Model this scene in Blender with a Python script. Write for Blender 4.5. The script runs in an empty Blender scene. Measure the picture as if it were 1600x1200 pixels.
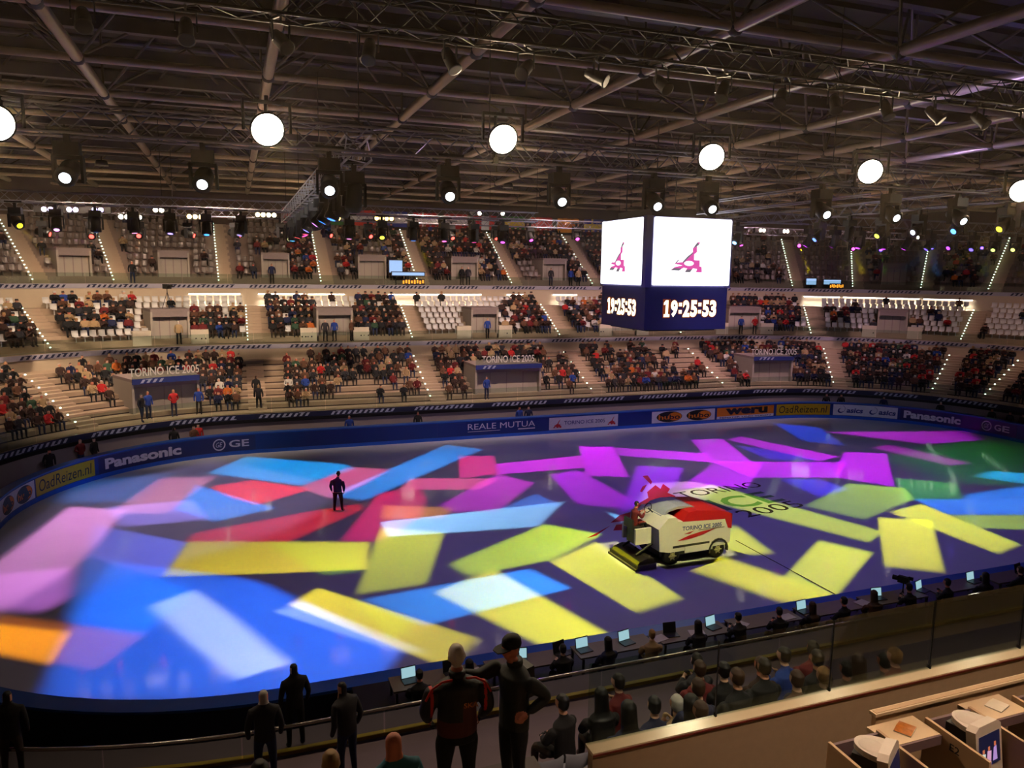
import bpy, bmesh, math, random
import numpy as np
from mathutils import Vector, Matrix, Quaternion
C = bpy.context.scene.collection
scn = bpy.context.scene
rnd = random.Random(11)

# ---------------------------------------------------------------- camera, world, exposure
cam_data = bpy.data.cameras.new('camera')
cam_data.sensor_width = 36.0
cam_data.lens = 36.0 * 1175.66 / 1600.0
cam_data.clip_end = 400
cam = bpy.data.objects.new('camera', cam_data); C.objects.link(cam)
PITCH, ROLL, YAW = 0.1461, 0.0128, 0.3529
CAM = Vector((-20.243, -32.422, 11.056))
_fw = Vector((math.sin(YAW) * math.cos(PITCH), math.cos(YAW) * math.cos(PITCH), -math.sin(PITCH)))
_r = Vector((math.cos(YAW), -math.sin(YAW), 0)); _u = _r.cross(_fw)
_r2 = _r * math.cos(ROLL) + _u * math.sin(ROLL); _u2 = _u * math.cos(ROLL) - _r * math.sin(ROLL)
M = Matrix((_r2, _u2, -_fw)).transposed().to_4x4(); M.translation = CAM
cam.matrix_world = M
scn.camera = cam

world = bpy.data.worlds.new('hall_gloom'); scn.world = world
world.use_nodes = True
world.node_tree.nodes['Background'].inputs[0].default_value = (0.050, 0.034, 0.027, 1)
world.node_tree.nodes['Background'].inputs[1].default_value = 0.9
scn.view_settings.view_transform = 'Standard'; scn.view_settings.look = 'None'
scn.view_settings.exposure = 0.0; scn.view_settings.gamma = 1.0
scn.view_settings.use_curve_mapping = False
scn.cycles.max_bounces = 4; scn.cycles.diffuse_bounces = 1; scn.cycles.glossy_bounces = 2; scn.cycles.volume_bounces = 0
scn.cycles.transmission_bounces = 2; scn.cycles.transparent_max_bounces = 6
scn.cycles.use_adaptive_sampling = True; scn.cycles.adaptive_threshold = 0.035; scn.cycles.volume_max_steps = 64
scn.cycles.sample_clamp_indirect = 3.0; scn.cycles.sample_clamp_direct = 0
scn.cycles.use_denoising = True
scn.cycles.use_light_tree = False
scn.cycles.caustics_reflective = False; scn.cycles.caustics_refractive = False

# ---------------------------------------------------------------- small helpers
def lin1(c):
    c = c / 255.0
    return c / 12.92 if c <= 0.04045 else ((c + 0.055) / 1.055) ** 2.4
def lin(c): return tuple(lin1(x) for x in c)
def rgba(c): return lin(c) + (1.0,)

MATS = {}
def mat(name, col, rough=0.6, metal=0.0, var=0.12, scale=6.0, bump=0.0, emit=None, estr=0.0, spec=0.5, coat=0.0):
    """Principled surface whose colour is broken up by an object-space noise."""
    if name in MATS: return MATS[name]
    m = bpy.data.materials.new(name); m.use_nodes = True; MATS[name] = m
    nt = m.node_tree; b = nt.nodes['Principled BSDF']
    tc = nt.nodes.new('ShaderNodeTexCoord'); no = nt.nodes.new('ShaderNodeTexNoise')
    no.inputs['Scale'].default_value = scale; no.inputs['Detail'].default_value = 3
    nt.links.new(tc.outputs['Object'], no.inputs['Vector'])
    mx = nt.nodes.new('ShaderNodeMix'); mx.data_type = 'RGBA'
    l = lin(col)
    mx.inputs[6].default_value = tuple(max(0, x * (1 - var)) for x in l) + (1,)
    mx.inputs[7].default_value = tuple(min(1, x * (1 + var)) for x in l) + (1,)
    nt.links.new(no.outputs['Fac'], mx.inputs[0]); nt.links.new(mx.outputs[2], b.inputs['Base Color'])
    b.inputs['Roughness'].default_value = rough; b.inputs['Metallic'].default_value = metal
    b.inputs['Specular IOR Level'].default_value = spec
    b.inputs['Coat Weight'].default_value = coat
    if bump:
        bp = nt.nodes.new('ShaderNodeBump'); bp.inputs['Strength'].default_value = bump; bp.inputs['Distance'].default_value = 0.02
        nt.links.new(no.outputs['Fac'], bp.inputs['Height']); nt.links.new(bp.outputs[0], b.inputs['Normal'])
    if emit:
        b.inputs['Emission Color'].default_value = rgba(emit); b.inputs['Emission Strength'].default_value = estr; m.cycles.emission_sampling = 'NONE'
    return m

def glow(name, col, s):
    m = mat(name, (20, 20, 20), 0.3, emit=col, estr=s); return m

class MB:
    """collects shapes, links them as one mesh object"""
    def __init__(self): self.v = []; self.f = []; self.m = []; self.s = []
    def add(self, vs, fs, mi=0, smooth=False):
        o = len(self.v); self.v += [tuple(p) for p in vs]
        for f in fs: self.f.append(tuple(i + o for i in f)); self.m.append(mi); self.s.append(smooth)
    def box(self, c, s, rot=None, mi=0):
        x, y, z = s[0] / 2, s[1] / 2, s[2] / 2
        vs = [Vector((a * x, b * y, d * z)) for d in (-1, 1) for b in (-1, 1) for a in (-1, 1)]
        if rot is not None: vs = [rot @ p for p in vs]
        self.add([p + Vector(c) for p in vs], [(0, 2, 3, 1), (4, 5, 7, 6), (0, 1, 5, 4), (2, 6, 7, 3), (0, 4, 6, 2), (1, 3, 7, 5)], mi)
    def tube(self, p0, p1, r, n=8, r1=None, mi=0, caps=True):
        p0, p1 = Vector(p0), Vector(p1); d = p1 - p0
        if d.length < 1e-6: return
        q = d.to_track_quat('Z', 'Y'); r1 = r if r1 is None else r1
        a = [q @ Vector((math.cos(k * 2 * math.pi / n), math.sin(k * 2 * math.pi / n), 0)) for k in range(n)]
        vs = [p0 + x * r for x in a] + [p1 + x * r1 for x in a]
        self.add(vs, [(k, (k + 1) % n, n + (k + 1) % n, n + k) for k in range(n)], mi, True)
        if caps: self.add(vs, [tuple(range(n - 1, -1, -1)), tuple(range(n, 2 * n))], mi)
    def lathe(self, prof, n=16, mi=0, m=None):
        vs = []
        for r, z in prof:
            for k in range(n):
                p = Vector((r * math.cos(2 * math.pi * k / n), r * math.sin(2 * math.pi * k / n), z)); vs.append(m @ p if m is not None else p)
        fs = [(i * n + k, i * n + (k + 1) % n, (i + 1) * n + (k + 1) % n, (i + 1) * n + k) for i in range(len(prof) - 1) for k in range(n)]
        self.add(vs, fs, mi, True)
        self.add(vs, [tuple(range(n - 1, -1, -1)), tuple(range((len(prof) - 1) * n, len(prof) * n))], mi)
    def prism(self, poly, depth, m, mi=0):
        """2D polygon in the local xy plane, thickness along local z, placed by matrix m"""
        n = len(poly)
        ar = sum(poly[i][0] * poly[(i + 1) % n][1] - poly[(i + 1) % n][0] * poly[i][1] for i in range(n))
        if ar < 0: poly = poly[::-1]
        vs = [m @ Vector((x, y, 0)) for x, y in poly] + [m @ Vector((x, y, depth)) for x, y in poly]
        self.add(vs, [tuple(range(n - 1, -1, -1)), tuple(range(n, 2 * n))] + [(k, (k + 1) % n, n + (k + 1) % n, n + k) for k in range(n)], mi)
    def ball(self, c, r, n=12, mi=0, sc=(1, 1, 1)):
        prof = [(max(1e-4, math.sin(math.pi * i / (n // 2))) * r, -math.cos(math.pi * i / (n // 2)) * r) for i in range(n // 2 + 1)]
        self.lathe(prof, n, mi, Matrix.Translation(Vector(c)) @ Matrix.Diagonal(Vector(sc + (1,))))
    def mesh(self, name, mats):
        me = bpy.data.meshes.new(name); me.from_pydata(self.v, [], self.f); me.update()
        for m in (mats if isinstance(mats, (list, tuple)) else [mats]): me.materials.append(m)
        me.polygons.foreach_set('material_index', self.m); me.polygons.foreach_set('use_smooth', self.s)
        return me
    def build(self, name, mats, parent=None, loc=None):
        o = bpy.data.objects.new(name, self.mesh(name, mats)); C.objects.link(o)
        if parent is not None: o.parent = parent
        if loc is not None: o.location = loc
        return o

def tag(o, label, cat, group=None, kind=None):
    if label: o['label'] = label
    if cat: o['category'] = cat
    if group: o['group'] = group
    if kind: o['kind'] = kind
    return o
def thing(name, label, cat, loc=(0, 0, 0), rz=0.0, group=None):
    o = bpy.data.objects.new(name, None); C.objects.link(o); o.location = loc; o.rotation_euler = (0, 0, rz); o.empty_display_size = 0.2
    return tag(o, label, cat, group)
def struct(name, mb, m, label=None):
    o = mb.build(name, m); o['kind'] = 'structure'
    if label: o['label'] = label; o['category'] = 'structure'
    return o
def place(name, me, parent=None, loc=None, rot=None, mats=None):
    """an object on a shared mesh; mats replaces its slots on this object only"""
    o = bpy.data.objects.new(name, me); C.objects.link(o)
    if parent is not None: o.parent = parent
    if loc is not None: o.location = loc
    if rot is not None: o.rotation_euler = rot
    if mats:
        for i, m in enumerate(mats):
            o.material_slots[i].link = 'OBJECT'; o.material_slots[i].material = m
    return o

# ---------------------------------------------------------------- plan of the hall: everything runs round the rink outline
RA, RB, RR = 19.34, 4.34, 10.66          # half straights and corner radius of a 60 x 30 m rink
def pt(t, d, near=False):
    """point at offset d outside the boards; t is metres along the straight, 0.3 per degree in the corners"""
    a = abs(t); s = 1 if t >= 0 else -1
    if a <= RA: x, y, nx, ny = t, RB + RR + d, 0, 1
    elif a <= RA + 27:
        g = math.radians(90 - (a - RA) / .3); nx, ny = s * math.cos(g), math.sin(g)
        x, y = s * RA + (RR + d) * nx, RB + (RR + d) * ny
    else: x, y, nx, ny = s * (RA + RR + d), RB - (a - RA - 27), s, 0
    if near: y, ny = -y, -ny
    return Vector((x, y, 0)), Vector((nx, ny, 0))
def dsdt(t, d): return (RR + d) / 17.19 if RA < abs(t) < RA + 27 else 1.0
def trange(t0, t1, step=1.2):
    ks = [t0, t1] + [k for k in (-RA - 27, -RA, RA, RA + 27) if t0 < k < t1]
    ks.sort(); out = []
    for a, b in zip(ks[:-1], ks[1:]):
        arc = RA < abs((a + b) / 2) < RA + 27
        n = max(1, int(math.ceil((b - a) / step))) if arc else 1
        out += [a + (b - a) * i / n for i in range(n)]
    return out + [t1]
def sweep(mb, t0, t1, prof, near=False, mi=0, close=False, ends=True, step=1.2):
    """sweeps a (d, z) profile along the outline"""
    ts = trange(t0, t1, step); n = len(prof); vs = []
    for t in ts:
        for d, z in prof:
            p, _ = pt(t, d, near); vs.append((p.x, p.y, z))
    fs = []
    m = n if close else n - 1
    for i in range(len(ts) - 1):
        for k in range(m):
            a, b = i * n + k, i * n + (k + 1) % n
            f = (a, b, b + n, a + n); fs.append(f if near else f[::-1])
    mb.add(vs, fs, mi)
    if close and ends:
        e = [tuple(range(n)), tuple(range((len(ts) - 1) * n, len(ts) * n))[::-1]]
        mb.add(vs, e if near else [x[::-1] for x in e], mi)
def arcbox(mb, t0, t1, d0, d1, z0, z1, near=False, mi=0):
    sweep(mb, t0, t1, [(d0, z0), (d1, z0), (d1, z1), (d0, z1)][::-1], near, mi, True)

# lettering: the built-in font turned into flat mesh, then laid where it belongs
_txt = {}
def text2d(s, bold=0.0, shear=0.0, res=3):
    key = (s, bold, shear)
    if key in _txt: return _txt[key]
    cu = bpy.data.curves.new('lettering', 'FONT'); cu.body = s; cu.offset = bold; cu.shear = shear; cu.resolution_u = res
    cu.fill_mode = 'FRONT'
    o = bpy.data.objects.new('lettering', cu); C.objects.link(o)
    dg = bpy.context.evaluated_depsgraph_get(); me = bpy.data.meshes.new_from_object(o.evaluated_get(dg))
    vs = [(v.co.x, v.co.y) for v in me.vertices]; fs = [tuple(p.vertices) for p in me.polygons]
    bpy.data.objects.remove(o); bpy.data.curves.remove(cu); bpy.data.meshes.remove(me)
    x0 = min(v[0] for v in vs); x1 = max(v[0] for v in vs); y0 = min(v[1] for v in vs); y1 = max(v[1] for v in vs)
    vs = [((x - x0) / (x1 - x0), (y - y0) / (y1 - y0)) for x, y in vs]
    _txt[key] = (vs, fs); return _txt[key]
def letter(mb, s, w, h, m, bold=0.0, shear=0.0, mi=0):
    """lettering of width w and height h, lower left corner at the origin of matrix m"""
    vs, fs = text2d(s, bold, shear); mb.add([m @ Vector((x * w, y * h, 0)) for x, y in vs], fs, mi)
def frame(o, ux, uy):
    """matrix with origin o, x axis ux and y axis uy"""
    ux = Vector(ux).normalized(); uy = Vector(uy); uz = ux.cross(uy).normalized(); uy = uz.cross(ux)
    m = Matrix((ux, uy, uz)).transposed().to_4x4(); m.translation = Vector(o); return m

# ---------------------------------------------------------------- lights that shape the whole picture
def spot(name, loc, target, watts, col, angle, blend=0.4, radius=0.08):
    L = bpy.data.lights.new(name, 'SPOT'); L.energy = watts; L.color = col; L.spot_size = math.radians(angle); L.spot_blend = blend
    L.shadow_soft_size = radius
    o = bpy.data.objects.new(name, L); C.objects.link(o); o.location = loc
    o.rotation_euler = (Vector(target) - Vector(loc)).to_track_quat('-Z', 'Y').to_euler()
    return o
FILL_LAMPS = []          # (place, target, watts, colour): downlights added under the roof to fill the stands
for x, w, c in ((-36, 2300, (1, .72, .50)), (-28, 3000, (1, .74, .52)), (-20.5, 3300, (1, .75, .54)), (-8, 3000, (1, .74, .56)), (1, 2700, (1, .70, .60)),
                (11.5, 2400, (1, .66, .66)), (19, 2000, (.95, .6, .7)), (28, 1500, (.9, .55, .62))):
    FILL_LAMPS.append(((x, 12.5, 17.6), (x * 1.05, 26.5, 3.2), w, c))
FILL_LAMPS.append(((36, 6, 17.6), (42, 14, 4), 900, (.95, .6, .55)))
FILL_LAMPS.append(((40, -2, 17.6), (47, 4, 4), 700, (1, .6, .45)))
for x, w, c in ((-28, 700, (1, .70, .48)), (-14, 900, (1, .70, .48)), (0, 900, (1, .68, .56)), (14, 560, (.9, .64, .7)), (28, 330, (.9, .6, .66))):
    FILL_LAMPS.append(((x, 24, 17.6), (x * 1.05, 37, 11), w, c))
FILL_LAMPS = [(a, b, w * 2.5, c) for a, b, w, c in FILL_LAMPS]
for i, (a, b, w, c) in enumerate(FILL_LAMPS): spot('added_fill_beam', a, b, w, c, 95, 0.9, 0.1)
# near side: fill light added over the press rows
spot('added_fill_beam', (-13.5, -30.5, 17.6), (-13.2, -27.6, 6), 4800, (1, .76, .56), 50, .9, 0.15)
spot('added_fill_beam', (-18, -12, 17.6), (-12, -20, 2), 170, (.75, .5, .8), 80, .9, 0.15)
# front fill added at the near truss to brighten the far barrier and adverts
for x, w, c in ((-26, 800, (.85, .7, 1)), (-8, 800, (.6, .5, 1)), (10, 900, (.6, .5, 1)), (26, 900, (.5, .55, 1))):
    spot('barrier_fill_beam', (x * .45 - 8, -15.6, 13.2), (x, 15.6, 1.2), w * 3.2, c, 34, 1.0, .05)
# blue light on the video cube
spot('cube_wash_beam', (-12, -15.6, 13.2), (-1.5, -2, 10.2), 260, (.35, .32, 1.0), 26, .8, .05)
spot('cube_wash_beam', (6.5, -15.6, 13.2), (0, -2, 10.2), 300, (.35, .32, 1.0), 30, .8, .05)
# purple uplight into the roof on the right, white light along the left cross truss
spot('roof_uplight_beam', (15, 2, 14.6), (17, -3, 20.5), 800, (.42, .36, 1), 120, 1, .05)
spot('roof_uplight_beam', (29, 2, 14.6), (29, 0, 20.5), 1000, (.45, .36, 1), 120, 1, .05)
spot('roof_uplight_beam', (4, -11, 14.6), (7, -12, 20.5), 600, (.42, .34, 1), 110, 1, .05)
spot('truss_light_beam', (-20.7, -15.7, 13.0), (-17.2, 2, 14.1), 6000, (1, .92, .85), 12, .8, .05)
# wide fill added over the ice for its dim base tone
spot('ice_fill_beam', (12, -3, 17.4), (8, -3, 0), 1900, (.24, .12, 1.0), 125, 1.0, 0.1)
spot('ice_fill_beam', (-8, -6, 17.4), (-7, -6, 0), 1600, (.28, .15, 1.0), 115, 1.0, 0.1)
spot('ice_fill_beam', (2, 10, 17.4), (2, 11, 0), 700, (.34, .16, 1.0), 110, 1.0, 0.1)
spot('ice_fill_beam', (-26, -8, 17.4), (-25, -8, 0), 260, (1.0, .62, .5), 100, 1.0, 0.1)

# ---- baked plan data: beam outlines on the ice (metres), seat occupancy by row
GOBOS = [
  ([(-25.79, -11.14), (-25.53, -7.89), (-25.87, -0.87), (-19.8, -5.2), (-16.01, -11.86), (-16.95, -13.1), (-21.68, -12.64)], (45, 105, 232), 0.63),
  ([(-26.1, -0.34), (-21.85, -5.5), (-23.36, -8.41), (-25.67, -6.54)], (30, 95, 190), 0.56),
  ([(-29.12, -0.77), (-27.85, 6.5), (-25.35, 5.17), (-26.21, -1.96), (-27.93, -5.45)], (190, 122, 185), 0.7),
  ([(-28.94, -1.5), (-26.25, -1.72), (-25.91, -4.81), (-26.54, -5.58), (-28.12, -4.7)], (150, 90, 170), 0.7),
  ([(-25.88, 4.99), (-24.29, 10.68), (-21.6, 10.06), (-23.57, 4.08)], (180, 110, 150), 0.63),
  ([(-26.2, 5.97), (-22.52, 5.9), (-21.72, 2.65), (-25.23, 2.68)], (130, 110, 200), 0.49),
  ([(-28.46, 11.08), (-23.91, 11.51), (-25.11, 6.35), (-28.59, 7.47)], (45, 85, 150), 1.05),
  ([(-23.23, 4.66), (-22.43, 8.51), (-18.81, 3.41), (-21.43, 2.23)], (50, 130, 235), 0.42),
  ([(-26.27, 3.33), (-22.49, -0.23), (-23.11, -3.86), (-25.98, -0.63)], (95, 95, 195), 0.42),
  ([(-22.5, -0.09), (-21.96, 1.62), (-19.35, 2.21), (-16.74, 2.57), (-14.99, 3.11), (-14.96, 1.99), (-18.52, -1.39)], (180, 48, 74), 0.42),
  ([(-29.58, 1.06), (-28.11, 9.06), (-21.68, 14.24), (-15.05, 5.74), (-18.33, 0.13), (-27.84, -5.81)], (96, 84, 126), 1.05),
  ([(-21.77, 8.09), (-19.68, 8.76), (-16.92, 6.12), (-19.59, 4.21), (-20.79, 5.73)], (232, 60, 70), 0.35),
  ([(-21.96, 10.9), (-19.94, 14.27), (-14.61, 10.66), (-14.27, 9.49), (-17.41, 6.92), (-19.46, 8.69)], (65, 155, 240), 0.49),
  ([(-17.41, 6.58), (-14.42, 9.91), (-12.34, 8.74), (-14.57, 5.68), (-16.22, 4.16)], (200, 95, 150), 0.42),
  ([(-16.15, 4.73), (-7.71, 13.78), (-5.87, 11.9), (-14.72, 3.29)], (70, 140, 235), 0.42),
  ([(-16.48, -2.0), (-13.76, 4.37), (-11.71, 4.77), (-11.64, 3.09), (-12.58, 0.09), (-14.91, -2.51)], (180, 50, 115), 0.42),
  ([(-11.67, 6.56), (-7.15, 5.14), (-8.73, 3.4), (-12.67, 4.65)], (200, 80, 140), 0.28),
  ([(-7.78, 10.64), (-5.76, 10.02), (-6.79, 6.0), (-9.13, 5.76)], (205, 60, 140), 0.28),
  ([(-11.38, 1.47), (-6.85, 6.01), (-5.62, 3.73), (-9.0, -0.2), (-11.14, 0.31)], (165, 60, 175), 0.42),
  ([(-13.92, 2.28), (-10.86, 0.93), (-11.69, -0.53), (-14.38, 0.34)], (175, 115, 80), 0.42),
  ([(-23.11, -3.86), (-22.41, -0.09), (-15.38, -2.48), (-16.03, -5.53), (-19.89, -4.5)], (196, 172, 14), 0.35),
  ([(-19.28, -1.35), (-15.48, -2.6), (-16.1, -5.37), (-17.57, -5.33)], (110, 130, 70), 0.56),
  ([(-16.66, -7.39), (-14.6, -0.86), (-12.16, -2.26), (-14.18, -7.31)], (178, 178, 45), 0.35),
  ([(-14.52, -0.1), (-5.51, 0.15), (-8.03, -2.85), (-14.54, -2.07)], (140, 190, 240), 0.24),
  ([(-7.31, -0.21), (-5.38, -0.09), (-3.75, -2.77), (-5.19, -5.42), (-6.27, -4.63), (-8.27, -2.92)], (120, 175, 235), 0.28),
  ([(-8.95, -0.04), (-6.27, 1.78), (-5.83, -0.32)], (75, 105, 190), 0.35),
  ([(-12.83, -5.76), (-7.63, -2.66), (-5.84, -4.62), (-8.88, -6.58), (-12.52, -7.12)], (180, 195, 60), 0.35),
  ([(-16.51, -7.92), (-10.17, -7.23), (-9.44, -9.3), (-14.94, -10.45)], (72, 140, 238), 0.32),
  ([(-14.06, -8.16), (-11.46, -6.8), (-9.72, -13.07), (-11.79, -13.18)], (222, 215, 40), 0.28),
  ([(-18.94, -7.56), (-17.85, -6.5), (-13.66, -11.81), (-15.02, -13.16)], (205, 185, 30), 0.28),
  ([(-19.42, -7.93), (-18.39, -7.47), (-15.33, -12.05), (-16.1, -11.92)], (130, 135, 170), 0.28),
  ([(-16.8, -7.82), (-15.04, -10.25), (-16.17, -10.89)], (120, 120, 80), 0.28),
  ([(-23.57, -6.4), (-21.93, -5.28), (-21.25, -6.46), (-19.19, -11.51), (-20.91, -12.05), (-22.0, -9.32)], (165, 170, 178), 0.32),
  ([(-27.92, -5.94), (-25.32, -7.45), (-25.48, -9.4), (-27.4, -7.98)], (222, 140, 0), 0.24),
  ([(-28.14, -5.13), (-23.25, -8.3), (-24.24, -10.18), (-25.48, -9.4), (-27.4, -7.98)], (130, 80, 85), 0.35),
  ([(-6.24, 8.13), (-0.58, 8.5), (-1.7, 5.79), (-6.87, 5.95)], (205, 60, 225), 0.24),
  ([(0.39, 10.78), (2.49, 10.14), (-0.14, 3.27), (-2.3, 4.2)], (205, 55, 240), 0.24),
  ([(2.48, 9.81), (7.33, 6.72), (6.24, 4.68), (1.74, 7.83)], (200, 55, 235), 0.24),
  ([(8.58, 10.37), (10.88, 10.04), (8.59, 3.95), (6.08, 4.45)], (195, 60, 235), 0.24),
  ([(6.67, 4.83), (9.25, 3.75), (4.8, -0.6), (1.38, 0.49)], (185, 60, 235), 0.28),
  ([(6.34, 4.82), (14.17, 2.27), (10.95, -0.42), (6.35, 1.04)], (190, 55, 235), 0.21),
  ([(15.99, 4.36), (18.42, 3.3), (12.54, -2.83), (10.91, -0.21)], (195, 45, 235), 0.24),
  ([(10.96, 9.65), (12.54, 10.28), (14.8, 3.49), (12.74, 2.95)], (185, 50, 215), 0.28),
  ([(10.49, 8.03), (11.8, 6.3), (13.08, 3.13), (10.01, 4.08)], (85, 60, 205), 0.35),
  ([(18.09, 13.59), (20.21, 11.2), (17.46, 5.9), (15.8, 7.81)], (55, 75, 200), 0.56),
  ([(1.44, 5.34), (3.82, 4.06), (1.39, 0.93), (-3.9, -2.48), (-2.87, -1.0)], (140, 55, 215), 0.35),
  ([(-4.11, 5.01), (-2.26, 5.44), (-2.08, -0.48), (-3.31, -1.6), (-4.96, -0.33)], (150, 55, 190), 0.42),
  ([(7.73, 0.31), (9.77, -0.33), (9.82, -2.41), (7.29, -3.08)], (80, 65, 215), 0.35),
  ([(5.56, -4.09), (10.65, -1.55), (12.89, -3.17), (11.63, -4.87), (6.71, -6.59)], (150, 175, 80), 0.35),
  ([(0.71, -0.15), (3.36, 0.53), (6.19, -8.18), (4.53, -9.02)], (185, 195, 85), 0.24),
  ([(0.24, 1.75), (2.81, 1.39), (3.43, -0.16), (0.5, -2.08), (-2.03, -1.27)], (175, 130, 170), 0.35),
  ([(-9.13, -6.81), (-6.43, -5.37), (-6.09, -11.27), (-8.17, -11.76)], (213, 208, 45), 0.24),
  ([(-4.6, -8.55), (-2.44, -8.41), (-0.69, -12.88), (-2.8, -12.97)], (208, 196, 45), 0.24),
  ([(-3.26, -7.75), (0.44, -5.53), (-0.22, -8.75), (-3.03, -8.34)], (205, 205, 70), 0.28),
  ([(-1.57, -11.04), (2.65, -8.21), (3.67, -10.04), (-0.69, -12.78)], (210, 212, 42), 0.28),
  ([(7.56, -6.6), (9.55, -7.73), (4.75, -12.47), (3.09, -11.25)], (220, 215, 42), 0.24),
  ([(8.76, -6.11), (11.34, -5.62), (10.52, -11.21), (8.57, -11.69)], (218, 215, 55), 0.24),
  ([(14.04, -1.54), (16.48, -3.33), (14.06, -5.65), (10.98, -4.8)], (75, 135, 85), 0.35),
  ([(11.68, -4.94), (17.4, -6.77), (14.98, -8.5), (11.11, -7.25)], (75, 130, 240), 0.21),
  ([(11.08, -7.37), (14.86, -8.59), (12.81, -10.05), (10.78, -9.17)], (150, 170, 55), 0.28),
  ([(15.04, -5.08), (19.97, -4.93), (17.45, -6.73), (14.18, -5.69)], (65, 120, 220), 0.35),
  ([(18.84, -2.7), (20.82, -2.05), (22.49, -3.13), (20.19, -4.77)], (60, 150, 222), 0.35),
  ([(18.02, 2.67), (27.77, 4.49), (29.06, 1.57), (19.81, -5.04), (16.65, -3.39)], (36, 95, 78), 1.4),
  ([(18.81, 4.71), (21.03, 5.26), (21.15, 2.59), (21.85, -0.21), (19.61, -0.32)], (150, 40, 165), 0.35),
  ([(19.71, 9.69), (29.41, 7.07), (27.99, 4.43), (23.38, 4.54)], (160, 45, 185), 0.35)]
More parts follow.
